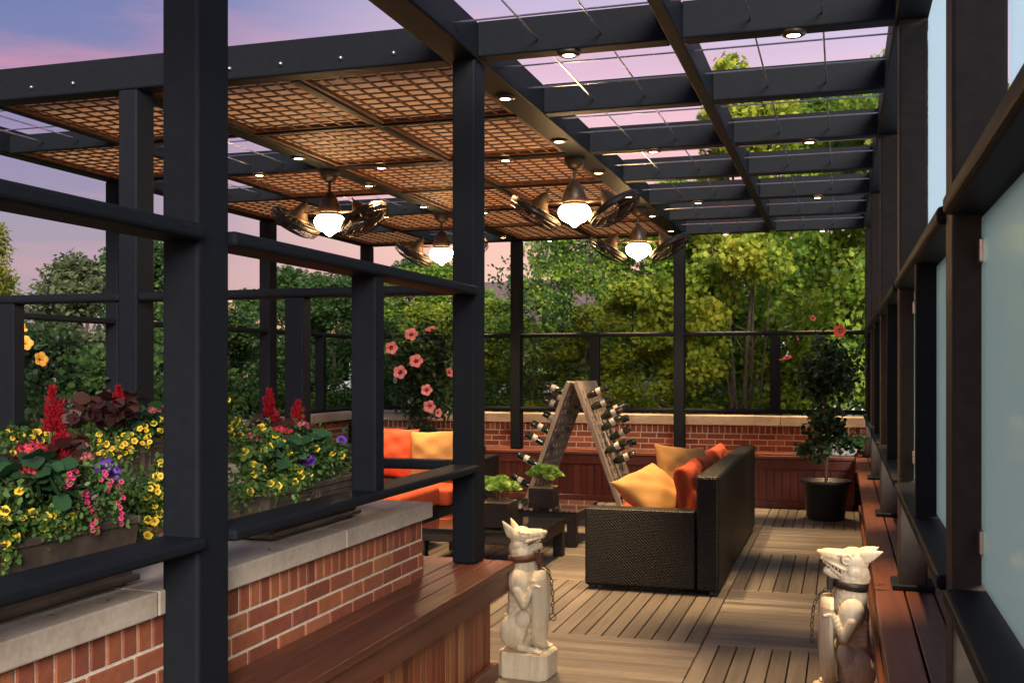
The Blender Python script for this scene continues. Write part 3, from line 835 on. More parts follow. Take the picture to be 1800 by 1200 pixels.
cushion('pillow', 'golden yellow pillow standing upright behind the slanted one on the right sofa', 'pillow', (-1.24, 8.72, .735), .52, .50, .20, (R(-20), R(6), R(46)), 'yellow', None, 2.4, 5, creases=.014, pinch=.09)
def sofa_left():
    t = thing('wicker_sofa', 'black wicker sofa with orange seat cushions seen behind the corner post at left', 'sofa', (-4.3, 9.8, 0))
    def p(n, *a):
        b = B(); box(b, *a, .012, 2); return obj(n, b, M['wicker'], t)
    p('backrest', -5.35, -3.50, 10.25, 10.40, .03, .80); p('arm', -3.51, -3.36, 9.45, 10.40, .03, .72); p('arm', -5.50, -5.35, 9.45, 10.40, .03, .66)
    p('seat_base', -5.345, -3.515, 9.46, 10.245, .06, .30)
    for x in (-5.34, -4.43): seat_block('seat_cushion', x, x + .90, 9.40, 10.22, .302, .46, 'orange', t)
sofa_left()
def ottoman():
    t = thing('wicker_ottoman', 'low black wicker ottoman with a flat orange cushion in front of the left sofa', 'ottoman', (-4.0, 8.6, 0))
    b = B(); box(b, -4.9, -3.55, 8.25, 9.15, .03, .34, .012, 2); obj('base', b, M['wicker'], t)
    seat_block('seat_cushion', -4.92, -3.53, 8.23, 9.17, .342, .52, 'orange', t)
ottoman()
cushion('cushion', 'orange back cushion leaning at the left end of the left sofa', 'cushion', (-4.50, 10.10, .74), .70, .52, .22, (R(-12), R(3), 0), 'orange', None, 2.6, 7)
cushion('pillow', 'golden yellow pillow on the left sofa right of the orange cushion', 'pillow', (-3.88, 10.06, .73), .66, .50, .22, (R(-12), R(-4), 0), 'yellow', None, 2.4, 8)
# round wicker chair back
def round_chair():
    t = thing('wicker_chair', 'dark wicker armchair with a rounded back behind the orange cushion at left', 'chair', (-4.7, 11.2, 0), R(0))
    b = B(); n = 18
    for k in range(n + 1):
        a = math.pi * (k / n)
    rings = []
    for k in range(n + 1):
        a = math.pi * k / n; cx, cy = -4.75 + .42 * math.cos(a), 11.1 + .40 * math.sin(a)
        h = .60 + .28 * math.sin(a)
        ix, iy = -4.75 + .36 * math.cos(a), 11.1 + .34 * math.sin(a)
        rings.append([b.verts.new(q) for q in ((cx, cy, .06), (cx, cy, h), (ix, iy, h), (ix, iy, .06))])
    for a_, c_ in zip(rings, rings[1:]):
        for j in range(4): b.faces.new((a_[j], a_[(j + 1) % 4], c_[(j + 1) % 4], c_[j]))
    b.faces.new(rings[0]); b.faces.new(list(reversed(rings[-1])))
    obj('backrest', b, M['wicker'], t)
    b = B(); box(b, -5.08, -4.42, 10.72, 11.38, .05, .36, .03, 3); obj('seat', b, M['wicker'], t)
round_chair()

def coffee_table(x0, x1, y0, y1, z, label):
    t = thing('coffee_table', label, 'coffee table', ((x0 + x1) / 2, (y0 + y1) / 2, 0))
    b = B(); w = .07
    box(b, x0, x1, y0, y0 + w, z - .10, z - .004, .006, 1); box(b, x0, x1, y1 - w, y1, z - .10, z - .004, .006, 1)
    box(b, x0, x0 + w, y0 + w, y1 - w, z - .10, z - .004, .006, 1); box(b, x1 - w, x1, y0 + w, y1 - w, z - .10, z - .004, .006, 1)
    obj('apron', b, M['wicker'], t)
    for x in (x0, x1 - .085):
        for y in (y0, y1 - .085):
            b = B(); box(b, x, x + .085, y, y + .085, .001, z - .10, .004, 1); obj('leg', b, M['wicker'], t)
    b = B(); box(b, x0 - .004, x1 + .004, y0 - .004, y1 + .004, z - .004, z + .006, .002, 2); obj('glass_top', b, M['tableglass'], t)
coffee_table(-3.30, -2.27, 8.00, 8.86, .31, 'low black wicker coffee table with glass top, the one nearer the camera')
coffee_table(-3.30, -2.27, 9.25, 10.12, .31, 'low black wicker coffee table with glass top, the farther one beside the bottle rack')
def succulent(x, y, z, s, h, label, plabel, seed):
    t = thing('planter_cube', label, 'planter', (x, y, z))
    b = B(); box(b, -s / 2, s / 2, -s / 2, s / 2, .012, h, .006, 2)
    obj('pot', b, M['black_glaze'], t, True)
    b = B(); box(b, -s / 2 + .01, s / 2 - .01, -s / 2 + .01, s / 2 - .01, h - .001, h + .012, .008, 2); obj('moss', b, M['moss'], t, True)
    for sx in (-1, 1):
        for sy in (-1, 1):
            b = B(); box(b, sx * s * .4 - .01, sx * s * .4 + .01, sy * s * .4 - .01, sy * s * .4 + .01, .001, .013); obj('foot', b, M['nickel'], t, True)
    p = thing('succulent', plabel, 'plant', (x, y, z + h + .01))
    rs = np.random.RandomState(seed); C = []; 
    V = []
    for k in range(24):
        a = rs.rand() * 6.28; r = s * .62 * math.sqrt(rs.rand()); c = np.array([math.cos(a) * r, math.sin(a) * r, .04 + .07 * rs.rand() + .07 * (1 - r / s)])
        m = 26; th = np.arange(m) * 2.4; el = np.linspace(.15, 1.35, m)
        d = np.stack([np.cos(th) * np.cos(el), np.sin(th) * np.cos(el), np.sin(el)], 1)
        v, kk = scatter(T_OVAL * np.array([1.15, 1, 1]), np.repeat(c[None], m, 0) + d * .008, .062 * (1.15 - .4 * el / 1.3), rs, 0, d * 3, .93); V.append(v)
    mesh_obj('leaves', leaf_mesh('succulent_leaves', np.concatenate(V), 8, M['leaf_succ']), p)
    b = B()
    for k in range(12):
        a = rs.rand() * 6.28; r = s * .35 * rs.rand() ** .5
        tube(b, [(math.cos(a) * r * .6, math.sin(a) * r * .6, -.008), (math.cos(a) * r * 1.4, math.sin(a) * r * 1.4, .10)], .004, 5)
    obj('stems', b, M['woody'], p, True)
succulent(-2.66, 8.20, .316, .27, .205, 'square black pot on the nearer coffee table', 'light green succulent in the pot on the nearer coffee table', 1)
succulent(-2.62, 9.44, .316, .23, .190, 'square black pot on the farther coffee table in front of the bottle rack', 'light green succulent in the pot on the farther coffee table', 2)

# ------------------------------------------------------------------ bottle rack
AX, AZ, RY0, RY1 = -2.60, 1.455, 10.42, 11.28
TAN = .365; ang = math.atan(TAN); LEN = AZ / math.cos(ang)
def rack():
    t = thing('bottle_rack', 'weathered wooden A-frame riddling rack holding wine bottles beside the coffee tables', 'wine rack', (AX, 10.85, 0))
    for s in (-1, 1):
        # panel local frame: w across (Y), l down the slope, th thickness
        b = B(); th = .045
        ncol = 6; W = RY1 - RY0; slot = .060; strip = (W - ncol * slot) / (ncol + 1)
        mt = Matrix.Translation((AX + s * .015, RY0, AZ)) @ Matrix.Rotation(-s * ang, 4, 'Y')
        # local x = normal, y = across, z = up;  panel hangs to -LEN
        x0, x1 = (-.0, th) if s > 0 else (-th, 0)
        for c in range(ncol + 1):
            y = c * (strip + slot); box(b, x0, x1, y, y + strip, -LEN + .001, 0, .003, 1, mt)
        pitch = .094; sl = .058; rows_ = int((LEN - .12) / pitch)
        for c in range(ncol):
            y = strip + c * (strip + slot); z = 0; top = -.10
            box(b, x0 + .001, x1 - .001, y - .002, y + slot + .002, top, -.002, 0, 1, mt)
            for r_ in range(rows_):
                za = top - r_ * pitch - sl; zb = top - (r_ + 1) * pitch
                if zb < -LEN + .03: zb = -LEN + .03
                box(b, x0 + .001, x1 - .001, y - .002, y + slot + .002, zb, za, 0, 1, mt)
            if za > -LEN + .1: box(b, x0 + .001, x1 - .001, y - .002, y + slot + .002, -LEN + .02, zb, 0, 1, mt)
        obj('panel', b, M['rack'], t)
    b = B(); box(b, AX - .03, AX + .03, RY0 + .05, RY0 + .13, AZ - .03, AZ - .012); box(b, AX - .03, AX + .03, RY1 - .13, RY1 - .05, AZ - .03, AZ - .012); obj('hinge', b, M['iron'], t)
rack()
def make_bottle(label, loc, s, tilt=25, yaw=0):
    t = thing('wine_bottle', label, 'bottle', loc, 0, 'wine bottles stuck neck first in the wooden rack')
    prof = [(0, 0), (.034, .002), (.0375, .010), (.0375, .19), (.034, .212), (.020, .245), (.0145, .262), (.0140, .305), (.0155, .307), (.0155, .322), (0, .323)]
    b = B(); lathe(b, prof, 20); obj('glass_body', b, M['bottle'], t, True, True)
    b = B(); lathe(b, [(.0382, .078), (.0385, .080), (.0385, .126), (.0382, .128)], 20); obj('paper_label', b, M['label'], t, True, True)
    b = B(); lathe(b, [(.0150, .268), (.0162, .270), (.0162, .322), (.0, .3235)], 16); obj('foil_cap', b, M['black_plastic'], t, True, True)
    return t
def orient_bottle(t, x, y, z, s, tilt, yaw):
    """base of bottle sits out from the panel along the outward/up direction, neck in the slot"""
    o = Vector((s * math.cos(tilt), -math.sin(yaw), math.sin(tilt))).normalized()
    base = Vector((x, y, z)) + o * .275
    t.location = base
    t.rotation_euler = (-o).to_track_quat('Z', 'Y').to_euler()
bpos = [(1, 10.62, 1.300), (1, 10.62, 1.185), (1, 10.90, 1.075), (1, 10.72, .955), (1, 10.95, .850), (1, 10.55, .745), (1, 11.00, .735), (1, 10.75, .630), (1, 10.52, .300), (1, 11.05, .300), (1, 11.10, 1.10), (1, 11.08, .975),
        (-1, 10.60, 1.33), (-1, 10.78, 1.16), (-1, 10.62, .92), (-1, 10.55, .80), (-1, 10.50, .60), (-1, 10.55, .36), (-1, 10.95, .98), (-1, 11.0, 1.20)]
place_w = ['topmost', 'second from the top', 'third from the top', 'fourth from the top', 'fifth from the top', 'sixth, at knee height', 'behind the sixth', 'just above the orange cushions', 'lowest, near edge', 'lowest, far edge', 'far edge, upper', 'far edge, middle',
           'topmost', 'second from the top', 'third from the top', 'fourth from the top', 'above the pot plant', 'lowest', 'far edge, middle', 'far edge, upper']
bottle0 = None; rb = random.Random(8)
for (s, y, z), w in zip(bpos, place_w):
    lab = 'dark wine bottle in the %s rack panel, %s' % ('right' if s > 0 else 'left', w)
    x = AX + s * ((AZ - z) * TAN + .03)
    if bottle0 is None: t = bottle0 = make_bottle(lab, (0, 0, 0), s)
    else: t = dup(bottle0, None, None, lab)
    down = (s < 0 and z < .85 and rb.random() < .5)
    orient_bottle(t, x, y, z, s, R(27 + rb.uniform(-6, 6)), R(rb.uniform(-8, 8)))

# ------------------------------------------------------------------ dog statues
def spheres(bm, p0, p1, r0, r1, n=8, sc=(1, 1, 1)):
    p0, p1 = Vector(p0), Vector(p1)
    for i in range(n):
        f = i / max(1, n - 1); r = r0 + (r1 - r0) * f
        mt = Matrix.Translation(p0.lerp(p1, f)) @ Matrix.Diagonal((sc[0], sc[1], sc[2], 1))
        bmesh.ops.create_icosphere(bm, subdivisions=2, radius=r, matrix=mt)
def ell(bm, c, r, rot=(0, 0, 0)):
    bmesh.ops.create_icosphere(bm, subdivisions=3, radius=1, matrix=Matrix.Translation(c) @ Euler([R(a) for a in rot]).to_matrix().to_4x4() @ Matrix.Diagonal((r[0], r[1], r[2], 1)))
def remeshed(name, bm, mat, parent, vox=.0045, sm=4):
    me = bpy.data.meshes.new(name + '_src'); bm.to_mesh(me); bm.free()
    tmp = bpy.data.objects.new('tmp_src', me); col.objects.link(tmp)
    rm = tmp.modifiers.new('r', 'REMESH'); rm.mode = 'VOXEL'; rm.voxel_size = vox
    s = tmp.modifiers.new('s', 'SMOOTH'); s.factor = .5; s.iterations = sm
    dg = bpy.context.evaluated_depsgraph_get()
    m2 = bpy.data.meshes.new_from_object(tmp.evaluated_get(dg))
    bpy.data.objects.remove(tmp); bpy.data.meshes.remove(me)
    m2.name = name
    for p in m2.polygons: p.use_smooth = True
    o = bpy.data.objects.new(name, m2); col.objects.link(o); o.parent = parent
    m2.materials.clear(); m2.materials.append(mat)
    return o
def statue(loc, sx, label, fierce, rz=0):
    t = thing('dog_statue', label, 'statue', loc, rz)
    def V(x, y, z): return (x * sx, y, z)
    def e(b, c, r, rot=(0, 0, 0)): ell(b, V(*c), r, (rot[0], rot[1] * sx, rot[2] * sx))
    def cap(b, a, c, r0, r1, n=8): spheres(b, V(*a), V(*c), r0, r1, n)
    # plinth: octagonal block
    b = B(); w, d, c_, h = .135, .115, .035, .135
    pts = [(-w + c_, -d), (w - c_, -d), (w, -d + c_), (w, d - c_), (w - c_, d), (-w + c_, d), (-w, d - c_), (-w, -d + c_)]
    lo = [b.verts.new((x, y, 0.001)) for x, y in pts]; hi = [b.verts.new((x, y, h)) for x, y in pts]
    b.faces.new(list(reversed(lo))); b.faces.new(hi)
    for k in range(8): b.faces.new((lo[k], lo[(k + 1) % 8], hi[(k + 1) % 8], hi[k]))
    bmesh.ops.bevel(b, geom=b.edges[:], offset=.006, segments=2, affect='EDGES')
    obj('plinth', b, M['statue'], t, True)
    b = B()
    # torso
    cap(b, (-.050, 0, .20), (-.035, 0, .40), .085, .076, 7); cap(b, (-.035, 0, .40), (-.022, 0, .50), .078, .080, 5)
    e(b, (-.030, 0, .47), (.082, .095, .085)); cap(b, (-.022, 0, .50), (-.032, 0, .64), .082, .067, 6)
    for s in (-1, 1):
        # haunch, shank, foot
        e(b, (-.055, s * .066, .240), (.074, .048, .098), (0, 16, 0)); e(b, (-.005, s * .074, .295), (.046, .036, .058), (0, 25, 0))
        cap(b, (.006, s * .078, .300), (-.018, s * .080, .165), .026, .019, 7)
        cap(b, (-.015, s * .080, .158), (.072, s * .078, .148), .021, .018, 6)
        for q in (-1, 0, 1): cap(b, (.070, s * .078 + q * .014, .148), (.100, s * .078 + q * .018, .141), .010, .007, 4)
        # shoulder, upper arm, forearm, paw on shield
        e(b, (-.022, s * .080, .490), (.058, .036, .072), (0, -8, 0))
        cap(b, (-.020, s * .092, .455), (.012, s * .096, .385), .034, .026, 6)
        cap(b, (.012, s * .096, .385), (.056, s * .085, .470), .026, .018, 6)
        e(b, (.066, s * .082, .482), (.020, .020, .016))
        for q in (-1, 0, 1): cap(b, (.072, s * .082 + q * .012, .486), (.096, s * .080 + q * .014, .478), .0085, .006, 4)
        if fierce:
            for q in range(5): cap(b, (-.085, s * .066, .350 + q * .024), (.012, s * .074, .332 + q * .024), .0125, .011, 9)
    cap(b, (-.105, 0, .19), (-.125, 0, .30), .022, .012, 6)   # tail pressed to the back
    # head
    k = 1.13 if fierce else 1.0
    hx, hz = -.034, .705
    def H(x, y, z): return (hx + x * k, y * k, hz + z * k)
    e(b, H(-.004, 0, .012), (.064 * k, .056 * k, .056 * k)); e(b, H(-.010, 0, -.040), (.060 * k, .056 * k, .048 * k))
    up = .030
    cap(b, H(.015, 0, .010), H(.100, 0, .030), .048 * k, .031 * k, 9)
    jb, jt, mb = (-.088, -.016, -.046) if fierce else (-.070, -.014, -.034)      # muzzle
    e(b, H(.127, 0, .042), (.013 * k, .020 * k, .013 * k))                   # nose
    cap(b, H(-.002, 0, jb + .008), H(.096, 0, jt - .016), .033 * k, .020 * k, 9)   # lower jaw
    cap(b, H(-.03, 0, -.055), H(.0, 0, -.045), .044 * k, .040 * k, 4)
    for s in (-1, 1):
        cap(b, H(.005, s * .040, .042), H(.052, s * .034, .036), .012 * k, .008 * k, 5)          # brow
        e(b, H(.026, s * .050, .022), (.015 * k, .008 * k, .010 * k))                              # eye ball
        torus(b, Vector(V(*H(.026, s * .052, .022))), (0, 1, 0), .019 * k, .0042, 16, 6)
        cap(b, H(.036, s * .043, mb + .026), H(.120, s * .020, .020), .008 * k, .006 * k, 9)
        cap(b, H(.030, s * .036, mb - .012), H(.106, s * .016, .000), .007 * k, .006 * k, 9)         # lip
        e(b, H(-.005, s * .046, -.030), (.030 * k, .014 * k, .028 * k))                            # cheek
    remeshed('body', b, M['statue'], t, .0034, 2)
    # ears
    for s in (-1, 1):
        b = B(); ec = Vector(V(*H(-.050, s * .040, .035)))
        tip = Vector(V(*H(-.088 if not fierce else -.112, s * .058, .098 if not fierce else .060)))
        for i in range(9):
            f = i / 8; p = ec.lerp(tip, f); w_ = .027 * k * (1 - f ** 1.25) + .002
            bmesh.ops.create_icosphere(b, subdivisions=2, radius=1, matrix=Matrix.Translation(p) @ Matrix.Diagonal((w_, .008 + .004 * (1 - f), w_, 1)))
        remeshed('ear', b, M['statue'], t, .0035, 2)
    # open mouth with teeth
    b = B(); m0, m1 = Vector(V(*H(.040, 0, mb + .006))), Vector(V(*H(.112, 0, .008)))
    for i in range(6):
        p = m0.lerp(m1, i / 5); bmesh.ops.create_icosphere(b, subdivisions=2, radius=1, matrix=Matrix.Translation(p) @ Matrix.Diagonal((.014 * k, (.036 - .017 * i / 5) * k, .012 * k, 1)))
    obj('mouth', b, M['statue_inner'], t, True, True)
    if fierce:
        for s in (-1, 1):
            b = B()
            for i in range(6):
                f = i / 5; p = Vector(V(*H(.044 + .070 * f, s * (.039 - .018 * f), mb + .022 + (.016 - mb - .022) * f)))
                lathe(b, [(.0052 * k, .006), (.0050 * k, 0), (.002, -.013 * k), (0, -.014 * k)], 7, mtx=Matrix.Translation(p))
                p = Vector(V(*H(.042 + .058 * f, s * (.035 - .018 * f), mb - .008 + (.002 - mb) * f)))
                lathe(b, [(0, .012 * k), (.002, .011 * k), (.0046 * k, 0), (.0046 * k, -.004)], 7, mtx=Matrix.Translation(p))
            obj('tooth_row', b, M['statue'], t, True)
    # shield: curved pointed plate held in front
    b = B(); rows_ = 18; cols_ = 10; G = {}
    for i in range(rows_ + 1):
        f = i / rows_; z = .150 + (.555 - .150) * f
        hw = .088 * (1 - (1 - f) ** 2.4) ** .6 + .010 if f < .86 else .088 * (1 - ((f - .86) / .14) ** 2 * .55) + .010
        for j in range(cols_ + 1):
            u = 2 * j / cols_ - 1
            for sd_, th in ((0, 0.), (1, .017)):
                x = .078 + .018 * f - .040 * u * u * 1.1 + .014 * math.sin(f * 3.1) + th
                G[(i, j, sd_)] = b.verts.new(V(x, u * hw, z))
    for i in range(rows_):
        for j in range(cols_):
            b.faces.new((G[(i, j, 0)], G[(i, j + 1, 0)], G[(i + 1, j + 1, 0)], G[(i + 1, j, 0)]))
            b.faces.new((G[(i, j, 1)], G[(i + 1, j, 1)], G[(i + 1, j + 1, 1)], G[(i, j + 1, 1)]))
    for i in range(rows_):
        for j in (0, cols_):
            b.faces.new((G[(i, j, 0)], G[(i + 1, j, 0)], G[(i + 1, j, 1)], G[(i, j, 1)]))
    for j in range(cols_):
        for i in (0, rows_):
            b.faces.new((G[(i, j, 0)], G[(i, j, 1)], G[(i, j + 1, 1)], G[(i, j + 1, 0)]))
    bmesh.ops.recalc_face_normals(b, faces=b.faces[:])
    obj('shield', b, M['statue'], t, True)
    # collar with buckle block
    lm = M['leather_dark'] if fierce else M['leather']
    b = B(); mt = Matrix.Translation(V(-.027, 0, .610)) @ Matrix.Rotation(R(-8 * sx), 4, 'Y')
    rr = .079
    lathe(b, [(rr - .006, -.018), (rr, -.019), (rr + .002, 0), (rr, .019), (rr - .006, .018), (rr - .007, 0), (rr - .006, -.018)], 32, mtx=mt)
    obj('collar', b, lm, t, True, True)
    b = B(); x = .048
    box(b, min(x * sx, (x + .030) * sx), max(x * sx, (x + .030) * sx), -.018, .018, .585, .640, .005, 2); obj('buckle', b, lm, t, True)
    # chain
    b = B(); P = [Vector(V(.070, -.01, .592)), Vector(V(.115, -.02, .560)), Vector(V(.138, -.025, .510)), Vector(V(.146, -.025, .43)), Vector(V(.146, -.025, .34))]
    seg = []
    for a, c in zip(P, P[1:]):
        m = max(1, int((c - a).length / .024))
        for i in range(m): seg.append((a.lerp(c, i / m), a.lerp(c, (i + 1) / m)))
    for i, (a, c) in enumerate(seg):
        d = (c - a).normalized(); mid = (a + c) / 2
        side = d.orthogonal().normalized() if i % 2 else d.cross(d.orthogonal()).normalized()
        # elongated link
        q = Matrix((d, side.cross(d), side)).transposed()
        n = 14; rings = []
        for k_ in range(n):
            an = 2 * math.pi * k_ / n; ring = []
            cpt = Vector((math.cos(an) * .0165, math.sin(an) * .0078, 0)); nn = Vector((math.cos(an), math.sin(an), 0))
            for j in range(5):
                bb_ = 2 * math.pi * j / 5
                ring.append(b.verts.new(mid + q @ (cpt + nn * .0024 * math.cos(bb_) + Vector((0, 0, .0024 * math.sin(bb_))))))
            rings.append(ring)
        for k_ in range(n):
            a_, c_2 = rings[k_], rings[(k_ + 1) % n]
            for j in range(5): b.faces.new((a_[j], c_2[j], c_2[(j + 1) % 5], a_[(j + 1) % 5]))
    if not fierce: torus(b, Vector(V(.146, -.025, .318)), (0, 1, 0), .018, .0028, 20, 6)
    obj('chain', b, M['iron'] if not fierce else M['leather_dark'], t, True)
    return t
statue((-1.572, 5.36, 0), 1, 'pale carved dog statue facing right with brown collar, at the cedar bench end', 0, R(-5))
statue((.008, 5.14, 0), -1, 'pale carved dog statue baring its teeth beside the right bench, facing left', 1, R(6))

# ------------------------------------------------------------------ flowers and plants
def petunia_mesh(mat, throat, r=.013, seed=0):
    b = B(); n = 20; rings = []
    for i, (rr, z) in enumerate(((.10, -.9), (.16, -.35), (.42, 0), (.78, .12), (1.0, .06))):
        ring = []
        for k in range(n):
            a = 2 * math.pi * k / n; lob = 1 - (.16 * (1 - abs(math.cos(2.5 * a))) if i == 4 else .05 * (1 - abs(math.cos(2.5 * a))) * (i == 3))
            ring.append(b.verts.new((rr * r * lob * math.cos(a), rr * r * lob * math.sin(a), z * r)))
        rings.append(ring)
    for i, (a, c) in enumerate(zip(rings, rings[1:])):
        for k in range(n):
            f = b.faces.new((a[k], a[(k + 1) % n], c[(k + 1) % n], c[k])); f.material_index = 1 if i <= 1 else 0
    cc = b.verts.new((0, 0, -.5 * r))
    me = bpy.data.meshes.new('petunia_flower'); b.to_mesh(me); b.free()
    me.materials.append(mat); me.materials.append(throat)
    for p in me.polygons: p.use_smooth = True
    return me
FL_Y = petunia_mesh(M['fl_yellow'], M['fl_throat'], .0155)
FL_Yf = petunia_mesh(M['fl_yellow'], M['fl_throat'], .0145)
FL_M = petunia_mesh(M['fl_magenta'], M['fl_centre'], .011)
FL_P = petunia_mesh(M['fl_purple'], M['fl_purple'], .030)
def put(name, me, parent, p, d=None, sc=1.0):
    """p, d in world axes; parents here are never rotated"""
    o = bpy.data.objects.new(name, me); col.objects.link(o); o.parent = parent
    w = POS[parent.name].translation
    o.location = Vector(p) - w
    if d is not None: o.rotation_euler = Vector(d).normalized().to_track_quat('Z', 'Y').to_euler()
    o.scale = (sc, sc, sc)
    return o
VIEW = Vector((.55, -.75, .35))
def foliage(name, parent, P, tmpl, size, mat, seed, **kw):
    """P in world coordinates"""
    rs = np.random.RandomState(seed)
    w = np.array(POS[parent.name].translation)
    V, k = scatter(tmpl, np.asarray(P) - w, size * (0.7 + .6 * rs.rand(len(P))), rs, **kw)
    return mesh_obj(name, leaf_mesh(name, V, k, mat), parent)
def blob_pts(rs, n, x, y, z):
    p = np.stack([rs.uniform(*x, n), rs.uniform(*y, n), rs.uniform(*z, n)], 1); return p
def petunia_plant(label, base, pts, yrange, xr, zr, flower, nleaf, seed, group=None, lsize=.020, name='petunia', cat='plant', trail=0):
    rs = np.random.RandomState(seed); rr = random.Random(seed)
    t = thing(name, label, cat, base, 0, group)
    n0 = nleaf // 2
    c = np.array([((xr[0] + xr[1]) / 2), (yrange[0] + yrange[1]) / 2, (zr[0] + zr[1]) / 2])
    hs = np.array([(xr[1] - xr[0]) / 2, (yrange[1] - yrange[0]) / 2, (zr[1] - zr[0]) / 2])
    cl = rs.normal(size=(26, 3)); cl /= np.linalg.norm(cl, axis=1)[:, None]; cl *= (rs.rand(26) ** .5)[:, None]
    cl = c + cl * hs
    P = cl[rs.randint(0, 26, nleaf)] + rs.normal(size=(nleaf, 3)) * hs * .26
    # leaves near each flower too
    if len(pts):
        q = np.array(pts); Q = q[rs.randint(0, len(q), nleaf // 2)] + rs.normal(size=(nleaf // 2, 3)) * .016 - np.array([.012, 0, .010]); P = np.concatenate([P, Q])
    foliage('foliage', t, P, T_OVAL, lsize, M['leaf_cal'], seed, droop=.1)
    for i, p in enumerate(pts[:100]):
        sb = B()
        d = VIEW + Vector((rr.uniform(-.5, .5), rr.uniform(-.5, .5), rr.uniform(-.35, .5)))
        put('flower', flower, t, p, d, rr.uniform(.68, 1.15))
        q = Vector(p) - d.normalized() * .012
        c2 = Vector((p[0] - .05, c[1] * .25 + p[1] * .75, p[2] - .02))
        tube(sb, [q, q.lerp(c2, .5) + Vector((0, 0, .012)), c2], .0013, 4); obj('stem', sb, M['stem'], t)
    return t
def plume(parent, p, h, r, mat, seed, name='plume'):
    rs = np.random.RandomState(seed); n = 1500
    tips = [(0., 0., 1.0, 1.0)] + [(rs.normal() * .30, rs.normal() * .30, rs.uniform(.45, .8), rs.uniform(.35, .6)) for _ in range(6)]
    P = []; D = []
    for (tx, ty, tz, wt) in tips:
        m = int(n * wt / 3.2); f = rs.rand(m); rad = r * wt * (1 - f) ** .8 * rs.rand(m) ** .6 + .002; a = rs.rand(m) * 6.283
        P.append(np.stack([np.cos(a) * rad + tx * r * 1.6 * f, np.sin(a) * rad + ty * r * 1.6 * f, (.05 + f * tz) * h], 1)); D.append(np.stack([np.cos(a) * .8, np.sin(a) * .8, .9 + 0 * a], 1))
    P = np.concatenate(P) + np.array(p) - np.array(POS[parent.name].translation); d = np.concatenate(D)
    V, k = scatter(T_LONG, P, .015 * (.5 + .8 * rs.rand(len(P))), rs, -.4, d, .7)
    return mesh_obj(name, leaf_mesh(name, V, k, mat), parent)
def umbel(parent, p, r, mat, seed, name='flower_cluster'):
    """dome of small five-petalled stars"""
    rs = np.random.RandomState(seed); V = []
    star = []
    for k in range(10):
        a = 2 * math.pi * k / 10; rr = 1.0 if k % 2 == 0 else .34; star.append((rr * math.sin(a) * .5, rr * math.cos(a) * .5, 0))
    star = np.array(star); n = 70
    d = rs.normal(size=(n, 3)); d[:, 2] = np.abs(d[:, 2]) * 1.0 - .25; d /= np.linalg.norm(d, axis=1)[:, None]
    P = d * r * (.80 + .3 * rs.rand(n))[:, None] * np.array([1, 1, .62]) + np.array(p) - np.array(POS[parent.name].translation)
    out = []
    for i in range(n):
        z = d[i] + rs.normal(size=3) * .25; z /= np.linalg.norm(z); x = np.cross(z, [0.3, .2, .9]); x /= np.linalg.norm(x); y = np.cross(z, x)
        s = .0135 * (.8 + .5 * rs.rand()) * (r / .035) ** .4
        out.append(P[i] + s * (star[:, 0:1] * x + star[:, 1:2] * y))
    return mesh_obj(name, leaf_mesh(name, np.concatenate(out), 10, mat), parent)
def big_leaves(parent, centre, n, size, seed, mat='leaf_pen', spread=.05, tmpl=T_OVAL, name='leaves'):
    rs = np.random.RandomState(seed); a = rs.rand(n) * 6.283
    d = np.stack([np.cos(a), np.sin(a), rs.uniform(-.5, .3, n)], 1)
    P = np.array(centre) + d * spread * (.3 + .7 * rs.rand(n))[:, None] + rs.normal(size=(n, 3)) * spread * .3 - np.array(POS[parent.name].translation)
    V, k = scatter(tmpl * np.array([1.25, 1, 1]), P, size * (.7 + .5 * rs.rand(n)), rs, .1, d, .85)
    return mesh_obj(name, leaf_mesh(name, V, k, M[mat]), parent)
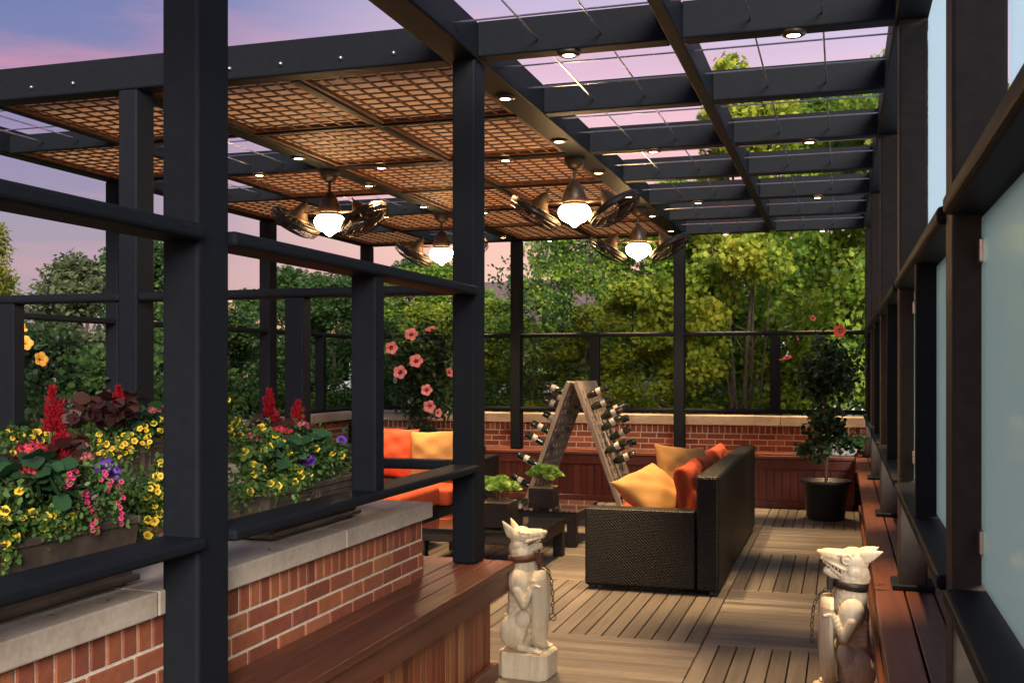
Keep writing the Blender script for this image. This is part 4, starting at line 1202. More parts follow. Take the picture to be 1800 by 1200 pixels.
def box_planter(x0, x1, y0, y1, z0, h, label, group='bronze flower boxes', panels=True):
    t = thing('flower_box', label, 'planter', ((x0 + x1) / 2, (y0 + y1) / 2, z0), 0, group)
    b = B(); s = .016
    z1 = z0 + h; zb = z0 + .014
    # tapered outer shell, open top
    o0 = [(x0 + s, y0 + s), (x1 - s, y0 + s), (x1 - s, y1 - s), (x0 + s, y1 - s)]; o1 = [(x0, y0), (x1, y0), (x1, y1), (x0, y1)]
    i1 = [(x0 + .014, y0 + .014), (x1 - .014, y0 + .014), (x1 - .014, y1 - .014), (x0 + .014, y1 - .014)]
    A = [b.verts.new((*p, zb)) for p in o0]; C = [b.verts.new((*p, z1)) for p in o1]; D = [b.verts.new((*p, z1)) for p in i1]; E_ = [b.verts.new((*p, z1 - .03)) for p in i1]
    b.faces.new(list(reversed(A)))
    for a_, c_ in ((A, C), (C, D), (D, E_)):
        for k in range(4): b.faces.new((a_[k], a_[(k + 1) % 4], c_[(k + 1) % 4], c_[k]))
    obj('shell', b, M['planter'], t)
    b = B(); box(b, x0 - .006, x1 + .006, y0 - .006, y0 + .010, z1 - .018, z1 + .004, .004, 2); box(b, x0 - .006, x1 + .006, y1 - .010, y1 + .006, z1 - .018, z1 + .004, .004, 2)
    box(b, x1 - .010, x1 + .006, y0 + .011, y1 - .011, z1 - .018, z1 + .004, .004, 2); box(b, x0 - .006, x0 + .010, y0 + .011, y1 - .011, z1 - .018, z1 + .004, .004, 2)
    obj('rim', b, M['planter'], t)
    b = B(); box(b, x0 + .015, x1 - .015, y0 + .015, y1 - .015, z1 - .032, z1 - .022); obj('soil', b, M['soil'], t)
    b = B(); m = (x1 - x0); 
    # raised panel frames on the front (+X) face and near (-Y) face
    za, zc = z0 + h * .22, z0 + h * .80
    L_ = y1 - y0; npan = max(1, int(round(L_ / .33)))
    for i in range(npan if panels else 0):
        ya, yb = y0 + .03 + (L_ - .06) * i / npan + .01, y0 + .03 + (L_ - .06) * (i + 1) / npan - .01
        xf = x1 - s * .5
        for (a1, a2, c1, c2) in ((ya, yb, za, za + .008), (ya, yb, zc - .008, zc), (ya, ya + .008, za + .008, zc - .008), (yb - .008, yb, za + .008, zc - .008)):
            box(b, xf - .012, xf + .008, a1, a2, c1, c2, .002, 1)
    yf = y0 + s * .5
    for (a1, a2, c1, c2) in ((x0 + .04, x1 - .04, za, za + .008), (x0 + .04, x1 - .04, zc - .008, zc), (x0 + .04, x0 + .048, za + .008, zc - .008), (x1 - .048, x1 - .04, za + .008, zc - .008)):
        box(b, a1, a2, yf - .008, yf + .012, c1, c2, .002, 1)
    obj('panel_moulding', b, M['planter'], t)
    b = B(); box(b, x0 + .004, x1 - .004 + .012, y0 + .004, y1 - .004, z0 + .012, z0 + .030, .005, 2); obj('base_moulding', b, M['planter'], t)
    for x in (x0 + .05, x1 - .035):
        for y in (y0 + .07, y1 - .07):
            c = B(); lathe(c, [(.026, .001), (.028, .006), (.024, .013), (0, .013)], 16, (x, y, z0)); obj('foot', c, M['planter'], t)
    return t
CT = .986; SHIFT = []
P1P = [(-1.95, y, z) for y, z in [(2.154, 1.298), (2.103, 1.254), (2.111, 1.229), (2.167, 1.226), (2.202, 1.235), (2.22, 1.217), (2.24, 1.193), (2.252, 1.22), (2.277, 1.221), (2.287, 1.23), (2.262, 1.194), (2.312, 1.187), (2.347, 1.197), (2.351, 1.207), (2.142, 1.183), (2.105, 1.168), (2.114, 1.132)]]
P2P = [(3.497, 1.337), (3.668, 1.313), (3.663, 1.293), (3.371, 1.318), (3.407, 1.324), (3.302, 1.268), (3.313, 1.247), (3.298, 1.23), (3.367, 1.248), (3.557, 1.237), (3.641, 1.217), (3.654, 1.192), (3.723, 1.19), (3.519, 1.188), (3.601, 1.176), (3.61, 1.156), (3.419, 1.188), (3.472, 1.172), (3.275, 1.173), (4.002, 1.246), (3.151, 1.386), (3.137, 1.404), (3.169, 1.417), (3.187, 1.432), (3.209, 1.379), (3.352, 1.396), (3.78, 1.29), (3.86, 1.32), (3.24, 1.32), (3.56, 1.29), (3.92, 1.26), (3.45, 1.36)]
def flowers():
    n0_ = len(col.objects)
    # box 1 (near left, on the coping)
    box_planter(-2.22, -1.955, 1.90, 2.65, CT, .20, 'bronze flower box nearest the camera on the stone coping, left of the big post', panels=False)
    petunia_plant('yellow petunias spilling over the nearest flower box at the left edge', (-2.04, 2.15, CT + .18), P1P, (1.9, 2.48), (-2.14, -1.955), (1.16, 1.31), FL_Y, 1900, 11)
    rs = np.random.RandomState(5)
    t = thing('snapdragon', 'trailing magenta snapdragon hanging over the right end of the nearest flower box', 'plant', (-2.0, 2.46, CT + .18))
    P = []; sp = []
    for (y0, z0, y1, z1) in ((2.523, 1.29, 2.541, 1.150), (2.372, 1.28, 2.40, 1.225), (2.41, 1.22, 2.43, 1.145), (2.46, 1.32, 2.49, 1.26), (2.33, 1.34, 2.31, 1.29)):
        m = 40; f = rs.rand(m); P.append(np.stack([-1.942 + rs.normal(size=m) * .012, y0 + (y1 - y0) * f + rs.normal(size=m) * .012, z0 + (z1 - z0) * f + rs.normal(size=m) * .010], 1))
        for i in range(9):
            f = (i + .3) / 9; sp.append((-1.932 + rs.normal() * .006, y0 + (y1 - y0) * f + rs.normal() * .006, z0 + (z1 - z0) * f))
    Q = blob_pts(rs, 1100, (-2.05, -1.935), (2.28, 2.58), (1.15, 1.35)); foliage('foliage', t, np.concatenate(P + [Q]), T_OVAL, .016, M['leaf_cal'], 7)
    for p in sp: put('flower', FL_M, t, p, VIEW + Vector((rs.normal() * .5, rs.normal() * .5, rs.normal() * .4)), .75)
    def pentas(label, base, cl, mat, seed, nl=26, ls=.075):
        t = thing('pentas', label, 'plant', base)
        for i, (p, r) in enumerate(cl): umbel(t, p, r, M[mat], seed + i)
        for i, (p, r) in enumerate(cl):
            b = B(); big_leaves(t, (p[0], p[1], p[2] - .045), nl, ls, seed + 50 + i)
            tube(b, [(base[0], base[1], base[2] - .02), ((p[0] + base[0]) / 2 - .01, (p[1] + base[1]) / 2, (p[2] + base[2]) / 2), (p[0], p[1], p[2] - .01)], .003, 5)
            obj('stem', b, M['stem'], t)
    pentas('red pentas with two domed flower heads in the nearest flower box', (-2.08, 2.25, CT + .18), [((-2.03, 2.286, 1.392), .042), ((-2.01, 2.275, 1.336), .040)], 'fl_penta', 20)
    pentas('faded pink pentas leaning right in the nearest flower box', (-2.08, 2.48, CT + .18), [((-2.03, 2.505, 1.355), .024), ((-2.01, 2.42, 1.325), .022)], 'fl_pinkp', 30, 14, .06)
    def celosia(label, base, pls, seed, leafm='leaf_burg', nl=30, ls=.065):
        t = thing('celosia', label, 'plant', base)
        for i, (p, h, r) in enumerate(pls):
            b = B(); plume(t, p, h, r, M['fl_red'], seed + i); big_leaves(t, (p[0], p[1], p[2] - .03), nl, ls, seed + 40 + i, leafm, .035, T_LONG * np.array([1.6, 1, 1]))
            tube(b, [(base[0], base[1], base[2] - .02), ((p[0] + base[0]) / 2, (p[1] + base[1]) / 2, (p[2] + base[2]) / 2), (p[0], p[1], p[2] + h * .3)], .0035, 5)
            obj('stem', b, M['stem'], t)
    celosia('tall scarlet celosia plumes standing in the nearest flower box', (-2.12, 2.40, CT + .18), [((-2.08, 2.428, 1.425), .125, .028), ((-2.06, 2.44, 1.35), .085, .026)], 60)
    def purple(label, base, pts, seed):
        t = thing('petunia', label, 'plant', base); rr = random.Random(seed)
        for p in pts: put('flower', FL_P, t, p, VIEW + Vector((rr.uniform(-.5, .5), rr.uniform(-.5, .5), rr.uniform(-.3, .6))), rr.uniform(.7, 1.0))
        rs2 = np.random.RandomState(seed); q = np.array(pts)
        P = q[rs2.randint(0, len(q), 60)] + rs2.normal(size=(60, 3)) * .03 - np.array([.03, 0, .02]); foliage('foliage', t, P, T_OVAL, .035, M['leaf_pen'], seed)
    purple('deep purple petunia near the right end of the nearest flower box', (-2.02, 2.49, CT + .18), [(-1.97, 2.50, 1.322), (-1.965, 2.525, 1.302), (-1.97, 2.515, 1.332), (-1.96, 2.54, 1.312)], 3)
    # bushy yellow plant behind box 1
    t = thing('round_pot', 'small brown round pot behind the nearest flower box, hidden by yellow flowers', 'planter', (-2.26, 3.02, CT))
    b = B(); lathe(b, [(0, .001), (.07, .001), (.085, .07), (.09, .075), (.085, .075), (.08, .06), (0, .06)], 24); obj('pot', b, M['planter'], t, True, True)
    rs = np.random.RandomState(9)
    pts = [(-2.16 + rs.normal() * .02, 3.03 + rs.normal() * .06, 1.20 + rs.normal() * .05) for _ in range(34)]
    petunia_plant('bushy yellow petunia between the nearest flower box and the big post', (-2.26, 3.02, CT + .07), pts, (2.88, 3.16), (-2.32, -2.15), (1.03, 1.28), FL_Y, 1500, 12)
    # box 2
    box_planter(-2.22, -1.955, 3.42, 4.20, CT, .185, 'bronze flower box on the stone coping right of the big post, red plumes in it')
    petunia_plant('yellow petunias trailing from the flower box right of the big post', (-2.08, 3.75, CT + .15), [(-1.95, y, z) for y, z in P2P], (3.15, 4.18), (-2.16, -1.945), (1.10, 1.36), FL_Y, 3800, 13, lsize=.022)
    celosia('three scarlet celosia plumes in the flower box right of the big post', (-2.12, 3.70, CT + .15), [((-2.08, 3.634, 1.418), .105, .024), ((-2.07, 3.669, 1.345), .090, .025), ((-2.08, 3.864, 1.385), .085, .027)], 70, nl=34)
    pentas('bright red pentas under the plumes of the second flower box', (-2.06, 3.57, CT + .15), [((-2.0, 3.57, 1.376), .028), ((-2.0, 3.62, 1.366), .026)], 'fl_penta', 80, 22, .06)
    pentas('dusty pink pentas at the left of the second flower box', (-2.06, 3.45, CT + .15), [((-2.0, 3.386, 1.362), .030), ((-2.0, 3.42, 1.340), .024), ((-2.0, 3.748, 1.388), .026), ((-2.01, 3.79, 1.372), .020)], 'fl_pinkp', 90, 18, .06)
    purple('purple petunia in the middle of the second flower box', (-2.0, 3.73, CT + .15), [(-1.97, 3.73, 1.26), (-1.965, 3.745, 1.242), (-1.97, 4.048, 1.308)], 4)
    for o_ in list(col.objects)[n0_:]:
        if o_.parent is None: o_.location = o_.location + Vector((-.075, .095, -.034 if o_.name.startswith(('flower_box', 'round_pot')) else -.014))
    # row 2 boxes on the ledge
    LZ = 1.095
    box_planter(-3.36, -3.06, 4.18, 4.92, LZ, .175, 'dark bronze flower box on the rear ledge full of yellow petunias')
    rs = np.random.RandomState(15); pts = []
    for _ in range(92):
        y = rs.uniform(3.86, 4.62); z = 1.235 + .10 * rs.rand() ** 1.3 + .03 * math.sin(y * 9); pts.append((-3.06 + rs.normal() * .02 - .5 * max(0, z - 1.28), y, z))
    petunia_plant('mass of small yellow petunias in the rear flower box at left', (-3.2, 4.3, LZ + .15), pts, (3.95, 4.85), (-3.34, -3.14), (1.25, 1.36), FL_Yf, 1500, 16, lsize=.024)
    celosia('small scarlet celosia plume with burgundy leaves in the rear flower box', (-3.25, 4.15, LZ + .15), [((-3.15, 4.11, 1.435), .075, .026)], 100, nl=40, ls=.06)
    pentas('pink pentas at the right end of the rear flower box', (-3.2, 4.38, LZ + .15), [((-3.12, 4.326, 1.395), .034), ((-3.13, 4.414, 1.405), .034)], 'fl_pinkp', 110, 26, .09)
    box_planter(-3.36, -3.06, 2.75, 3.50, LZ, .175, 'bronze flower box on the rear ledge at the left edge of the view')
    pts = [(-3.05 + rs.normal() * .02, rs.uniform(3.30, 3.64), 1.27 + .09 * rs.rand()) for _ in range(26)]
    petunia_plant('small yellow petunias in the rear flower box at the left edge', (-3.2, 3.4, LZ + .15), pts, (2.9, 3.6), (-3.34, -3.09), (1.22, 1.36), FL_Yf, 900, 17, lsize=.026)
    pts = [(-3.30 + rs.normal() * .05, 5.02 + rs.normal() * .07, 1.38 + .07 * rs.rand()) for _ in range(26)]
    t = thing('round_pot', 'tan round pot on the rear ledge behind the big post', 'planter', (-3.30, 4.96, LZ))
    b = B(); lathe(b, [(0, .001), (.055, .001), (.075, .20), (.08, .205), (.075, .21), (.07, .19), (0, .19)], 24); obj('pot', b, M['moss'], t, True, True)
    petunia_plant('tuft of pale yellow flowers just right of the big post on the rear ledge', (-3.30, 4.96, LZ + .2), [p for p in pts], (4.90, 5.06), (-3.36, -3.22), (1.32, 1.42), FL_Yf, 420, 18, lsize=.028)
    # dark filler foliage in boxes
    t = thing('canna', 'broad grey-green and burgundy foliage at the back of the rear flower box', 'plant', (-3.3, 4.0, LZ + .15))
    for i, (y, z, m) in enumerate(((3.62, 1.33, 'leaf_pen'), (3.75, 1.30, 'leaf_burg'), (4.25, 1.38, 'leaf_pen'), (3.95, 1.40, 'leaf_burg'), (4.05, 1.44, 'leaf_burg'), (4.2, 1.45, 'leaf_burg'))):
        big_leaves(t, (-3.2, y, z), 16, .085, 200 + i, m, .06)
flowers()

# hibiscus standards --------------------------------------------------
def hib_flower_mesh(mat, seed=0, throat='fl_centre'):
    b = B(); rs = random.Random(seed)
    for k in range(5):
        a = 2 * math.pi * k / 5; ca, sa = math.cos(a), math.sin(a); G = []
        for i in range(6):
            f = i / 5; w = .024 * math.sin(math.pi * min(1, f * .80 + .14)) ** .8 + .003; row = []
            for j in range(5):
                u = j / 2 - 1; r = .008 + .056 * f; y = u * w * (1 + .3 * f)
                z = .040 * f ** .7 - .016 * f ** 3 + .006 * math.sin(u * 6 + k * 1.7 + seed) * f - .004
                row.append(b.verts.new((ca * r - sa * y, sa * r + ca * y, z + .002 * k * .3)))
            G.append(row)
        for i in range(5):
            for j in range(4):
                fc = b.faces.new((G[i][j], G[i][j + 1], G[i + 1][j + 1], G[i + 1][j])); fc.material_index = 1 if i == 0 else 0
    tube(b, [(0, 0, 0), (0, 0, .045)], [.003, .005], 6)
    me = bpy.data.meshes.new('hibiscus_flower'); b.to_mesh(me); b.free(); me.materials.append(mat); me.materials.append(M[throat])
    for p in me.polygons: p.use_smooth = True
    return me
def hibiscus(label, plabel, x, y, crown, lower, flowers_, mat, seed, nleaf=1700, throat='fl_centre'):
    pot = True
    if pot:
        t = thing('plant_pot', plabel, 'plant pot', (x, y, 0))
        b = B(); lathe(b, [(0, .001), (.185, .001), (.195, .02), (.238, .375), (.262, .380), (.266, .405), (.262, .415), (.245, .412), (.235, .37), (0, .368)], 36); obj('pot', b, M['black_plastic'], t, True, True)
        b = B(); lathe(b, [(.236, .372), (.1, .380), (0, .384)], 24); obj('soil', b, M['soil'], t, True)
    t = thing('hibiscus', label, 'hibiscus', (x, y, .38))
    b = B(); tube(b, [(x, y, .34), (x + .01, y, .7), (x - .01, y + .01, 1.1), (x + .01, y, 1.7)], [.017, .014, .012, .008], 8); tube(b, [(x, y, .5), (x + .05, y, .75), (x + .12, y + .03, .95)], [.007, .006, .004], 6)
    tube(b, [(x, y, .55), (x - .06, y, .78), (x - .15, y + .03, .92)], [.007, .006, .004], 6)
    rs = np.random.RandomState(seed)
    for _ in range(26):
        z0 = rs.uniform(.7, 1.6); d = rs.normal(size=3); d[2] = abs(d[2]) * .8; d /= np.linalg.norm(d)
        e = Vector((x, y, z0)) + Vector(d) * rs.uniform(.15, .38); tube(b, [(x, y, z0), (Vector((x, y, z0)) + e) / 2 + Vector((0, 0, .02)), e], [.005, .004, .002], 5)
    obj('trunk', b, M['woody'], t)
    P = []
    for (cx, cy, cz, rx, ry, rz, n) in crown:
        nc = 30; c = rs.normal(size=(nc, 3)); c /= np.linalg.norm(c, axis=1)[:, None]; c *= (rs.rand(nc) ** .4)[:, None]; c = c * np.array([rx, ry, rz]) + np.array([cx, cy, cz])
        m = int(nleaf * n); P.append(c[rs.randint(0, nc, m)] + rs.normal(size=(m, 3)) * np.array([rx, ry, rz]) * .18)
    foliage('foliage', t, np.concatenate(P), T_OVAL * np.array([1.3, 1, 1]), .062, M['leaf_hib'], seed + 1, droop=.45)
    fm = hib_flower_mesh(mat, seed, throat); rr = random.Random(seed)
    for i, (fx, fy, fz, s, d) in enumerate(flowers_):
        put('flower', fm, t, (fx, fy, fz), Vector(d) + Vector((rr.uniform(-.7, .7), 0, rr.uniform(-.5, .5))), s * rr.uniform(.8, 1.0))
F_ = (.25, -1, .25)
hibiscus('standard hibiscus with dark leaves and a few coral blooms in the black tub at right', 'large round black plastic tub on the deck at the far right', -.17, 11.80,
         [(-.14, 11.8, 1.62, .30, .28, .36, .62), (-.16, 11.8, 1.0, .26, .22, .20, .26), (-.30, 11.8, .74, .16, .14, .10, .08), (.05, 11.8, .82, .16, .12, .10, .08)], None,
         [(-.02, 11.48, 1.985, 1.25, F_), (-.55, 11.6, 1.70, 1.0, (-.4, -.3, 1)), (-.60, 11.65, 1.68, .8, (.2, -.3, 1)), (-.46, 11.6, 1.91, .6, (1, -.3, .3)), (-.30, 11.6, 2.12, .6, (.3, -.8, .3))], M['fl_coral'], 31, 2100)
hibiscus('tall hibiscus with many pink blooms behind the left sofa', 'large black plastic tub behind the left sofa', -4.85, 11.95,
         [(-4.85, 12.0, 1.60, .50, .30, .50, .60), (-4.78, 12.0, 1.20, .34, .25, .28, .25), (-4.75, 11.9, .78, .26, .18, .14, .15)], None,
         [(-4.83, 11.6, 1.99, 1.3, F_), (-4.58, 11.6, 2.04, 1.1, (.2, -.6, .8)), (-5.09, 11.6, 1.84, 1.3, F_), (-4.75, 11.55, 1.68, 1.3, F_), (-4.95, 11.55, 1.55, 1.3, F_), (-4.64, 11.6, 1.345, 1.25, F_), (-4.60, 11.6, 1.16, 1.3, F_), (-4.52, 11.65, 1.08, .9, (.6, -.5, .0)), (-4.40, 11.7, 1.55, 1.0, (.8, -.6, .1))], M['fl_pink'], 33, 2600)
hibiscus('dark leaved hibiscus with golden yellow blooms at the far left behind the flower boxes', 'large black plastic tub at the far left', -6.35, 7.35,
         [(-6.45, 7.4, 1.55, .42, .35, .48, .55), (-6.55, 7.4, .95, .40, .30, .35, .40)], None,
         [(-6.47, 7.05, 1.86, 1.0, (.5, -.6, .6)), (-6.34, 7.1, 1.80, 1.0, (.5, -.7, .6)), (-6.42, 7.05, 1.70, 1.1, F_), (-6.19, 7.1, 1.67, 1.1, (.7, -.5, .5)), (-6.38, 7.15, 1.93, .6, F_)], M['fl_gold'], 35, 2200, throat='fl_gold')

# pale boxes with rounded ends on the far bench
def pale_box(x, y, label, mir=1):
    t = thing('storage_box', label, 'box', (x, y, .6))
    b = B(); n = 12; L_ = .50; Rr = .072
    pr = [(-L_ / 2, .002), (L_ / 2 - Rr, .002)] + [(L_ / 2 - Rr + Rr * math.sin(math.pi * k / n), .002 + Rr - Rr * math.cos(math.pi * k / n)) for k in range(1, n)] + [(L_ / 2 - Rr, .002 + 2 * Rr), (-L_ / 2, .002 + 2 * Rr)]
    a = [b.verts.new((mir * px, -.10, pz)) for px, pz in pr]; c = [b.verts.new((mir * px, .10, pz)) for px, pz in pr]
    b.faces.new(a); b.faces.new(list(reversed(c)))
    for k in range(len(pr)): b.faces.new((a[k], c[k], c[(k + 1) % len(pr)], a[(k + 1) % len(pr)]))
    bmesh.ops.recalc_face_normals(b, faces=b.faces[:]); bmesh.ops.bevel(b, geom=[e for e in b.edges if abs(e.verts[0].co.y - e.verts[1].co.y) < .01], offset=.006, segments=2, affect='EDGES')
    obj('casing', b, M['grey_box'], t, True)
    b = B(); box(b, -.22, .20, -.08, .08, -.0, .002 + .003); obj('base_strip', b, M['black_plastic'], t, True)
    return t
pale_box(-.09, 12.86, 'pale grey box with a rounded end on the far bench behind the potted hibiscus')
pale_box(-5.65, 12.86, 'pale grey box with a rounded end on the far bench behind the left sofa')

# ------------------------------------------------------------------ trees
def limb_mesh(b, x, y, z0, H, r, rs, nb=14, spread=1.0, lean=0):
    pts = []; px, py = x, y
    for i in range(8):
        f = i / 7; pts.append(Vector((px + lean * f * H * .1, py, z0 + f * H))); px += rs.normal() * .05; py += rs.normal() * .05
    tube(b, pts, [r * (1 - .85 * i / 7) for i in range(8)], 8)
    for _ in range(nb):
        f = rs.uniform(.15, .9); k = int(f * 7); p = pts[k].lerp(pts[min(7, k + 1)], f * 7 - k)
        a = rs.rand() * 6.283; L_ = spread * (1 - f * .6) * rs.uniform(.5, 1.1)
        d = Vector((math.cos(a), math.sin(a), rs.uniform(.35, 1.1))).normalized()
        q = p + d * L_ * .5 + Vector((0, 0, .05)); e = p + d * L_ + Vector((0, 0, .12 * L_))
        rr = r * (1 - .8 * f) * .45; tube(b, [p, q, e], [rr, rr * .6, rr * .2], 5)
def tree_proto(kind, seed):
    """returns (trunk mesh, crown mesh) around origin, height ~1 unit scaled to metres inside"""
    rs = np.random.RandomState(seed); b = B()
    cfg = dict(maple=(6.0, 1.75, T_MAPLE, .078, 27000, 'leaf_mid', 60), gold=(5.4, 1.4, T_MAPLE, .078, 17000, 'leaf_yg', 46), dark=(5.2, 1.55, T_MAPLE, .078, 21000, 'leaf_dark', 60),
               grey=(4.2, 1.1, T_OVAL, .085, 12000, 'leaf_grey', 90), conifer=(4.3, .95, T_LONG, .10, 9000, 'leaf_con', 80), thin=(4.0, 1.0, T_QUAD, .085, 900, 'leaf_dark', 60), bush=(2.2, 1.1, T_OVAL, .085, 10000, 'leaf_mid2', 60))[kind]
    H, W, tm, ls, n, mat, nc = cfg
    limb_mesh(b, 0, 0, 0, H * .92, (.045 if kind in ('maple', 'gold') else .07) if kind != 'thin' else .026, rs, 26 if kind != 'thin' else 34, W * .9)
    if kind in ('maple', 'gold'):
        for _ in range(4):
            a = rs.rand() * 6.28; d = Vector((math.cos(a) * .35, math.sin(a) * .35, 0))
            tube(b, [(0, 0, .15), d * .5 + Vector((0, 0, .9)), d * 1.1 + Vector((0, 0, 2.3)), d * 1.5 + Vector((0, 0, 3.6))], [.020, .016, .012, .006], 6)
    tm_ = bpy.data.meshes.new('tree_limbs'); b.to_mesh(tm_); b.free(); tm_.materials.append(M['bark_pale' if kind in ('gold', 'maple') else 'bark'])
    C = []; Rr = []
    for _ in range(nc):
        f = rs.rand() ** .9
        z = H * (.16 + .84 * f) if kind not in ('bush', 'conifer', 'grey') else H * (.03 + .95 * f)
        if kind == 'conifer': wr = W * (1.05 - f) ** .8
        elif kind in ('grey',): wr = W * (1.02 - f ** 2) ** .6
        elif kind == 'thin': wr = W * (1 - .4 * f)
        elif kind == 'bush': wr = W * (1 - f ** 2.2) ** .5
        else: wr = W * (math.sin(math.pi * min(1, .18 + .80 * f)) ** .6)
        a = rs.rand() * 6.283; rad = wr * rs.rand() ** .45
        C.append((math.cos(a) * rad, math.sin(a) * rad, z)); Rr.append((.30 + .30 * rs.rand()) * (W / 1.5) * (1.15 - .5 * f))
    P, d = clump_points(rs, C, Rr, n // nc)
    V, k = scatter(tm, P, ls * (.6 + .7 * rs.rand(len(P))), rs, .55 if kind in ('maple', 'gold') else .2, d, .45)
    return tm_, leaf_mesh('tree_leaves_' + kind, V, k, M[mat])
PROT = {}
for kind in ('maple', 'gold', 'dark', 'grey', 'conifer', 'thin', 'bush'):
    PROT[kind] = [tree_proto(kind, 100 + 7 * i + len(kind)) for i in range(2)]
NAMES = dict(maple='maple_tree', gold='maple_tree', dark='shade_tree', grey='cypress_tree', conifer='conifer_tree', thin='sparse_tree', bush='hedge_shrub')
def spire(seed=77):
    rs = np.random.RandomState(seed); b = B()
    tube(b, [(0, 0, 0), (.03, 0, 3), (0, .02, 6.3)], [.05, .035, .006], 6)
    C = []; Rr = []
    for i in range(30):
        z = 3.6 + 2.8 * rs.rand(); w = .42 * (6.7 - z) / 3.1 + .10; a = rs.rand() * 6.283
        C.append((math.cos(a) * w, math.sin(a) * w, z)); Rr.append(.20 + .10 * rs.rand())
        tube(b, [(0, 0, z - .3), (math.cos(a) * w, math.sin(a) * w, z)], [.010, .003], 4)
    m = bpy.data.meshes.new('spire_limbs'); b.to_mesh(m); b.free(); m.materials.append(M['bark'])
    P, d = clump_points(rs, C, Rr, 55); V, k = scatter(T_MAPLE, P, .11 * (.6 + .7 * rs.rand(len(P))), rs, .5, d, .45)
    PROT['spire'] = [(m, leaf_mesh('tree_leaves_spire', V, k, M['leaf_yg']))]
    NAMES['spire'] = 'maple_tree'; PROT['spire'].append(PROT['spire'][0])
spire()
def tree(kind, x, y, label, s=1.0, sz=1.0, rz=0, v=0, z=-.3, group=None):
    t = thing(NAMES[kind], label, 'shrub' if kind == 'bush' else 'tree', (x, y, z), rz, group)
    a, c = PROT[kind][v % 2]
    for nm, me in (('trunk', a), ('crown', c)):
        o = bpy.data.objects.new(nm, me); col.objects.link(o); o.parent = t
    t.scale = (s, s, s * sz)
    return t
# behind the far wall, right of centre
tree('gold', -1.28, 15.4, 'yellow-green maple with a visible forked trunk right of the middle back post', 1.0, 1.10, 1.0, 0)
tree('spire', -1.55, 15.9, 'slender maple top rising above the ceiling grid behind the purlin', 1.0, 1.0, 0, 0)
tree('maple', -.1, 16.6, 'dense green maple behind the potted hibiscus at far right', 1.0, .98, 2.0, 0)
tree('maple', .95, 15.0, 'green maple at the right edge, half hidden by the steel wall', .95, 1.05, .5, 1)
tree('maple', -2.55, 17.0, 'dense green maple behind the third back post', .95, .78, 4.0, 1)
tree('gold', -3.0, 15.2, 'yellowing maple just left of the third back post', .80, .72, 2.2, 1)
tree('gold', -4.0, 15.6, 'yellow-tinged young maple above the bottle rack', .70, .62, 0.6, 0)
tree('thin', -3.55, 14.9, 'bare twigged thin tree against the pink sky above the bottle rack', 1.0, 1.04, 1.5, 0)
tree('thin', -4.35, 15.0, 'second thin twiggy tree left of the bottle rack', .9, 1.0, 3.5, 1)
tree('maple', -5.3, 16.2, 'fresh green maple between the second and third back posts', .72, .68, 1.2, 0)
tree('gold', -6.1, 15.6, 'yellow-green maple seen right of the near corner post', .72, .75, 5.1, 1)
tree('maple', -6.9, 17.5, 'green maple behind the pink hibiscus', .85, .72, 3.0, 1)
tree('dark', -7.5, 14.8, 'dark leafy tree behind the left back corner post', .78, .80, 1.0, 0)
tree('dark', -8.7, 15.6, 'dark leafy tree left of the back corner post', .80, .84, 2.5, 1)
tree('dark', -8.2, 12.6, 'dark tree standing close behind the left side fence', .66, .80, .3, 1)
tree('dark', -9.9, 13.4, 'dark tree right of the wide left post', .80, .90, 4.3, 0)
tree('grey', -10.3, 12.6, 'tall grey-green cypress left of the wide left post', 1.0, .84, 1.1, 0)
tree('grey', -11.3, 13.6, 'shorter grey-green cypress next to the tall one', 1.0, .70, 3.3, 1)
tree('conifer', -12.2, 12.4, 'yellow-green conifer at the left edge of the view', 1.0, .95, .4, 0)
tree('conifer', -13.6, 14.5, 'second yellow-green conifer behind the one at the left edge', 1.0, 1.0, 2.4, 1)
for i, (x, y, s) in enumerate(((-7.6, 9.0, .95), (-8.3, 10.6, 1.0), (-7.8, 12.0, .9), (-9.6, 9.6, 1.0), (-7.4, 7.4, .9), (-8.8, 8.0, .95))):
    tree('bush', x, y, 'dark hedge shrub behind the left fence, %s' % ['beside the golden hibiscus', 'behind the wide left post', 'near the left back corner', 'in the second row', 'at the left edge', 'behind the shrub at the left edge'][i], s, .95, i * 1.3, i)
for i, (x, y, s) in enumerate(((-5.9, 14.3, .62), (-4.5, 14.2, .58), (-3.2, 14.3, .55), (-1.9, 14.5, .60), (-.4, 14.4, .62), (.7, 14.2, .65), (-7.0, 14.0, .75), (1.9, 14.2, .8))):
    tree('bush', x, y, 'low dark shrub just behind the far brick wall, %s' % ['below the pink hibiscus', 'right of the pink hibiscus', 'behind the bottle rack', 'left of the third back post', 'right of the forked trunk', 'behind the potted hibiscus', 'at the left back corner', 'beyond the right frame'][i], s, .95, i * 1.7, i + 1)
# backdrop wood further out
for i, (x, y, s, k) in enumerate(((-3.4, 24, 1.0, 'maple'), (-6.2, 25, .95, 'maple'), (1.6, 21, 1.25, 'maple'), (-.6, 23, 1.25, 'maple'), (-9.8, 24, .9, 'dark'), (-13, 26, .9, 'dark'), (-16.5, 24, .85, 'dark'), (4.2, 17, 1.1, 'maple'), (6.0, 13.5, .9, 'maple'), (8.4, 9.5, .8, 'maple'), (7.9, 5.6, .8, 'dark'))):
    tree(k, x, y, 'distant %s tree, %s' % ('green' if k == 'maple' else 'dark', ['beyond the bottle rack', 'beyond the left back post', 'beyond the right corner', 'beyond the forked maple', 'beyond the left corner post', 'left of the tan building', 'far left behind the conifers', 'right of the terrace, far', 'right of the terrace, third', 'right of the terrace, second', 'right of the terrace, nearest the glass'][i]), s, 1.0 if i < 4 else .95, i * 2.1, i)

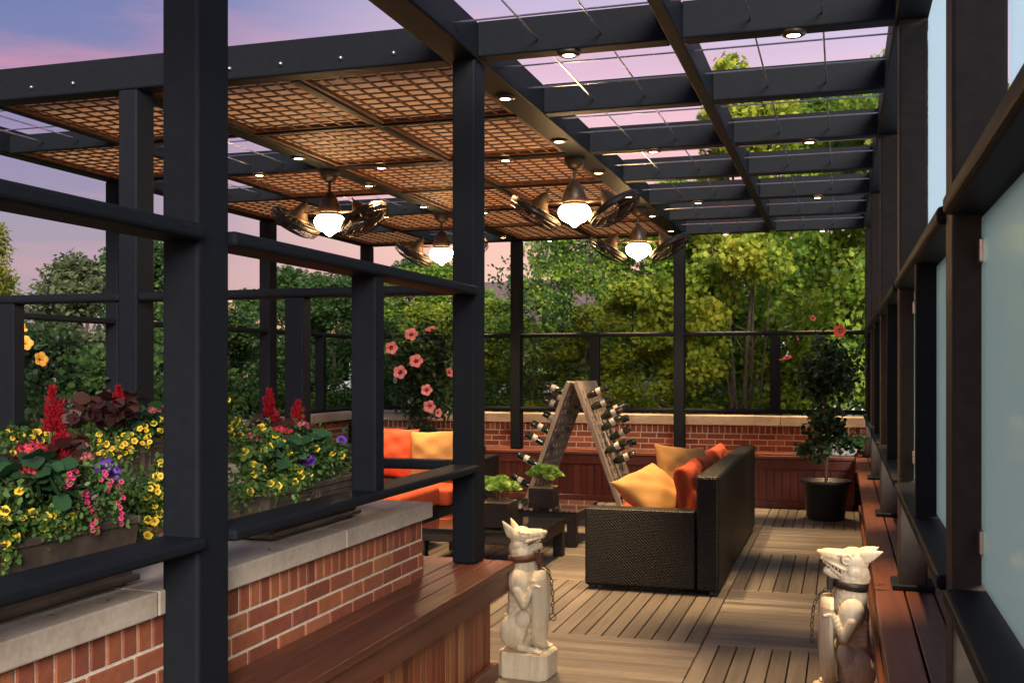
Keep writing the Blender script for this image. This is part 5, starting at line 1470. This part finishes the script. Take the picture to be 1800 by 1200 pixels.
# neighbouring buildings and fence ------------------------------------
def building(label, x0, x1, y0, y1, h, mat, roof, wins):
    t = thing('neighbour_house', label, 'building', ((x0 + x1) / 2, (y0 + y1) / 2, -.3))
    b = B(); box(b, x0, x1, y0, y1, -.3, h); obj('wall', b, M[mat], t)
    b = B()
    if roof == 'flat': box(b, x0 - .1, x1 + .1, y0 - .1, y1 + .1, h, h + .22, .02, 1)
    else:
        ym = (y0 + y1) / 2; v = [b.verts.new(p) for p in ((x0 - .3, y0 - .4, h), (x1 + .3, y0 - .4, h), (x1 + .3, y1 + .4, h), (x0 - .3, y1 + .4, h), (x0 - .3, ym, h + 1.9), (x1 + .3, ym, h + 1.9))]
        for f in ((0, 1, 5, 4), (2, 3, 4, 5), (0, 4, 3), (1, 2, 5), (3, 2, 1, 0)): b.faces.new([v[i] for i in f])
    obj('roof', b, M['roof' if roof != 'flat' else 'stone'], t)
    for wx in wins:
        b = B(); box(b, wx - .06, wx + 1.06, y0 - .06, y0 - .002, 1.1, 2.6); w = obj('window', b, M['white_paint'], t)
        b = B(); box(b, wx, wx + 1.0, y0 - .075, y0 - .062, 1.16, 2.54); obj('pane', b, M['dark_window'], w)
building('tan masonry building glimpsed between the posts at left', -24.0, -15.5, 33, 41, 3.9, 'house_tan', 'flat', (-22.5, -19, -17))
building('pinkish grey house with shingle roof behind the hibiscus', -13.5, -4.5, 36, 44, 3.1, 'house_pink', 'gable', (-12, -9, -6.5))
building('pale house with dark roof beyond the trees at right', -2.5, 6.5, 34, 42, 2.8, 'white_paint', 'gable', (-1.5, 1.5, 4.0))
t = thing('garden_fence', 'white slatted garden fence glimpsed through leaves beyond the far wall', 'fence', (-6, 19.8, -.3))
b = B(); x = -16
while x < 5: box(b, x, x + .11, 19.8, 19.82, -.3, 1.35); x += .15
obj('pickets', b, M['white_paint'], t)
b = B(); box(b, -16, 5, 19.83, 19.86, .1, .18); box(b, -16, 5, 19.83, 19.86, 1.0, 1.08); obj('fence_rail', b, M['white_paint'], t)
t = thing('garden_fence', 'white slatted garden fence behind the dark hedge at left', 'fence', (-12, 10, -.3))
b = B(); y = 6
while y < 19: box(b, -12.0, -11.98, y, y + .11, -.3, 1.55); y += .15
obj('pickets', b, M['white_paint'], t)

# a few dry leaves dropped on the coping
for i, (x, y, z, a, w) in enumerate(((-1.94, 2.48, .954, .4, 'under the nearest flower box'), (-1.95, 2.30, .954, 2.1, 'near the left edge'), (-1.95, 3.36, .954, 4.0, 'right of the big post'))):
    t = thing('fallen_leaf', 'small dry brown leaf lying on the stone coping, %s' % w, 'leaf', (x, y, z), a)
    b = B(); vs = [b.verts.new((.018 * p_[0], .030 * p_[1], .004 + .010 * abs(p_[0]) * (i + 1) * .5)) for p_ in T_OVAL]; b.faces.new(vs)
    obj('blade', b, M['woody'], t, True)
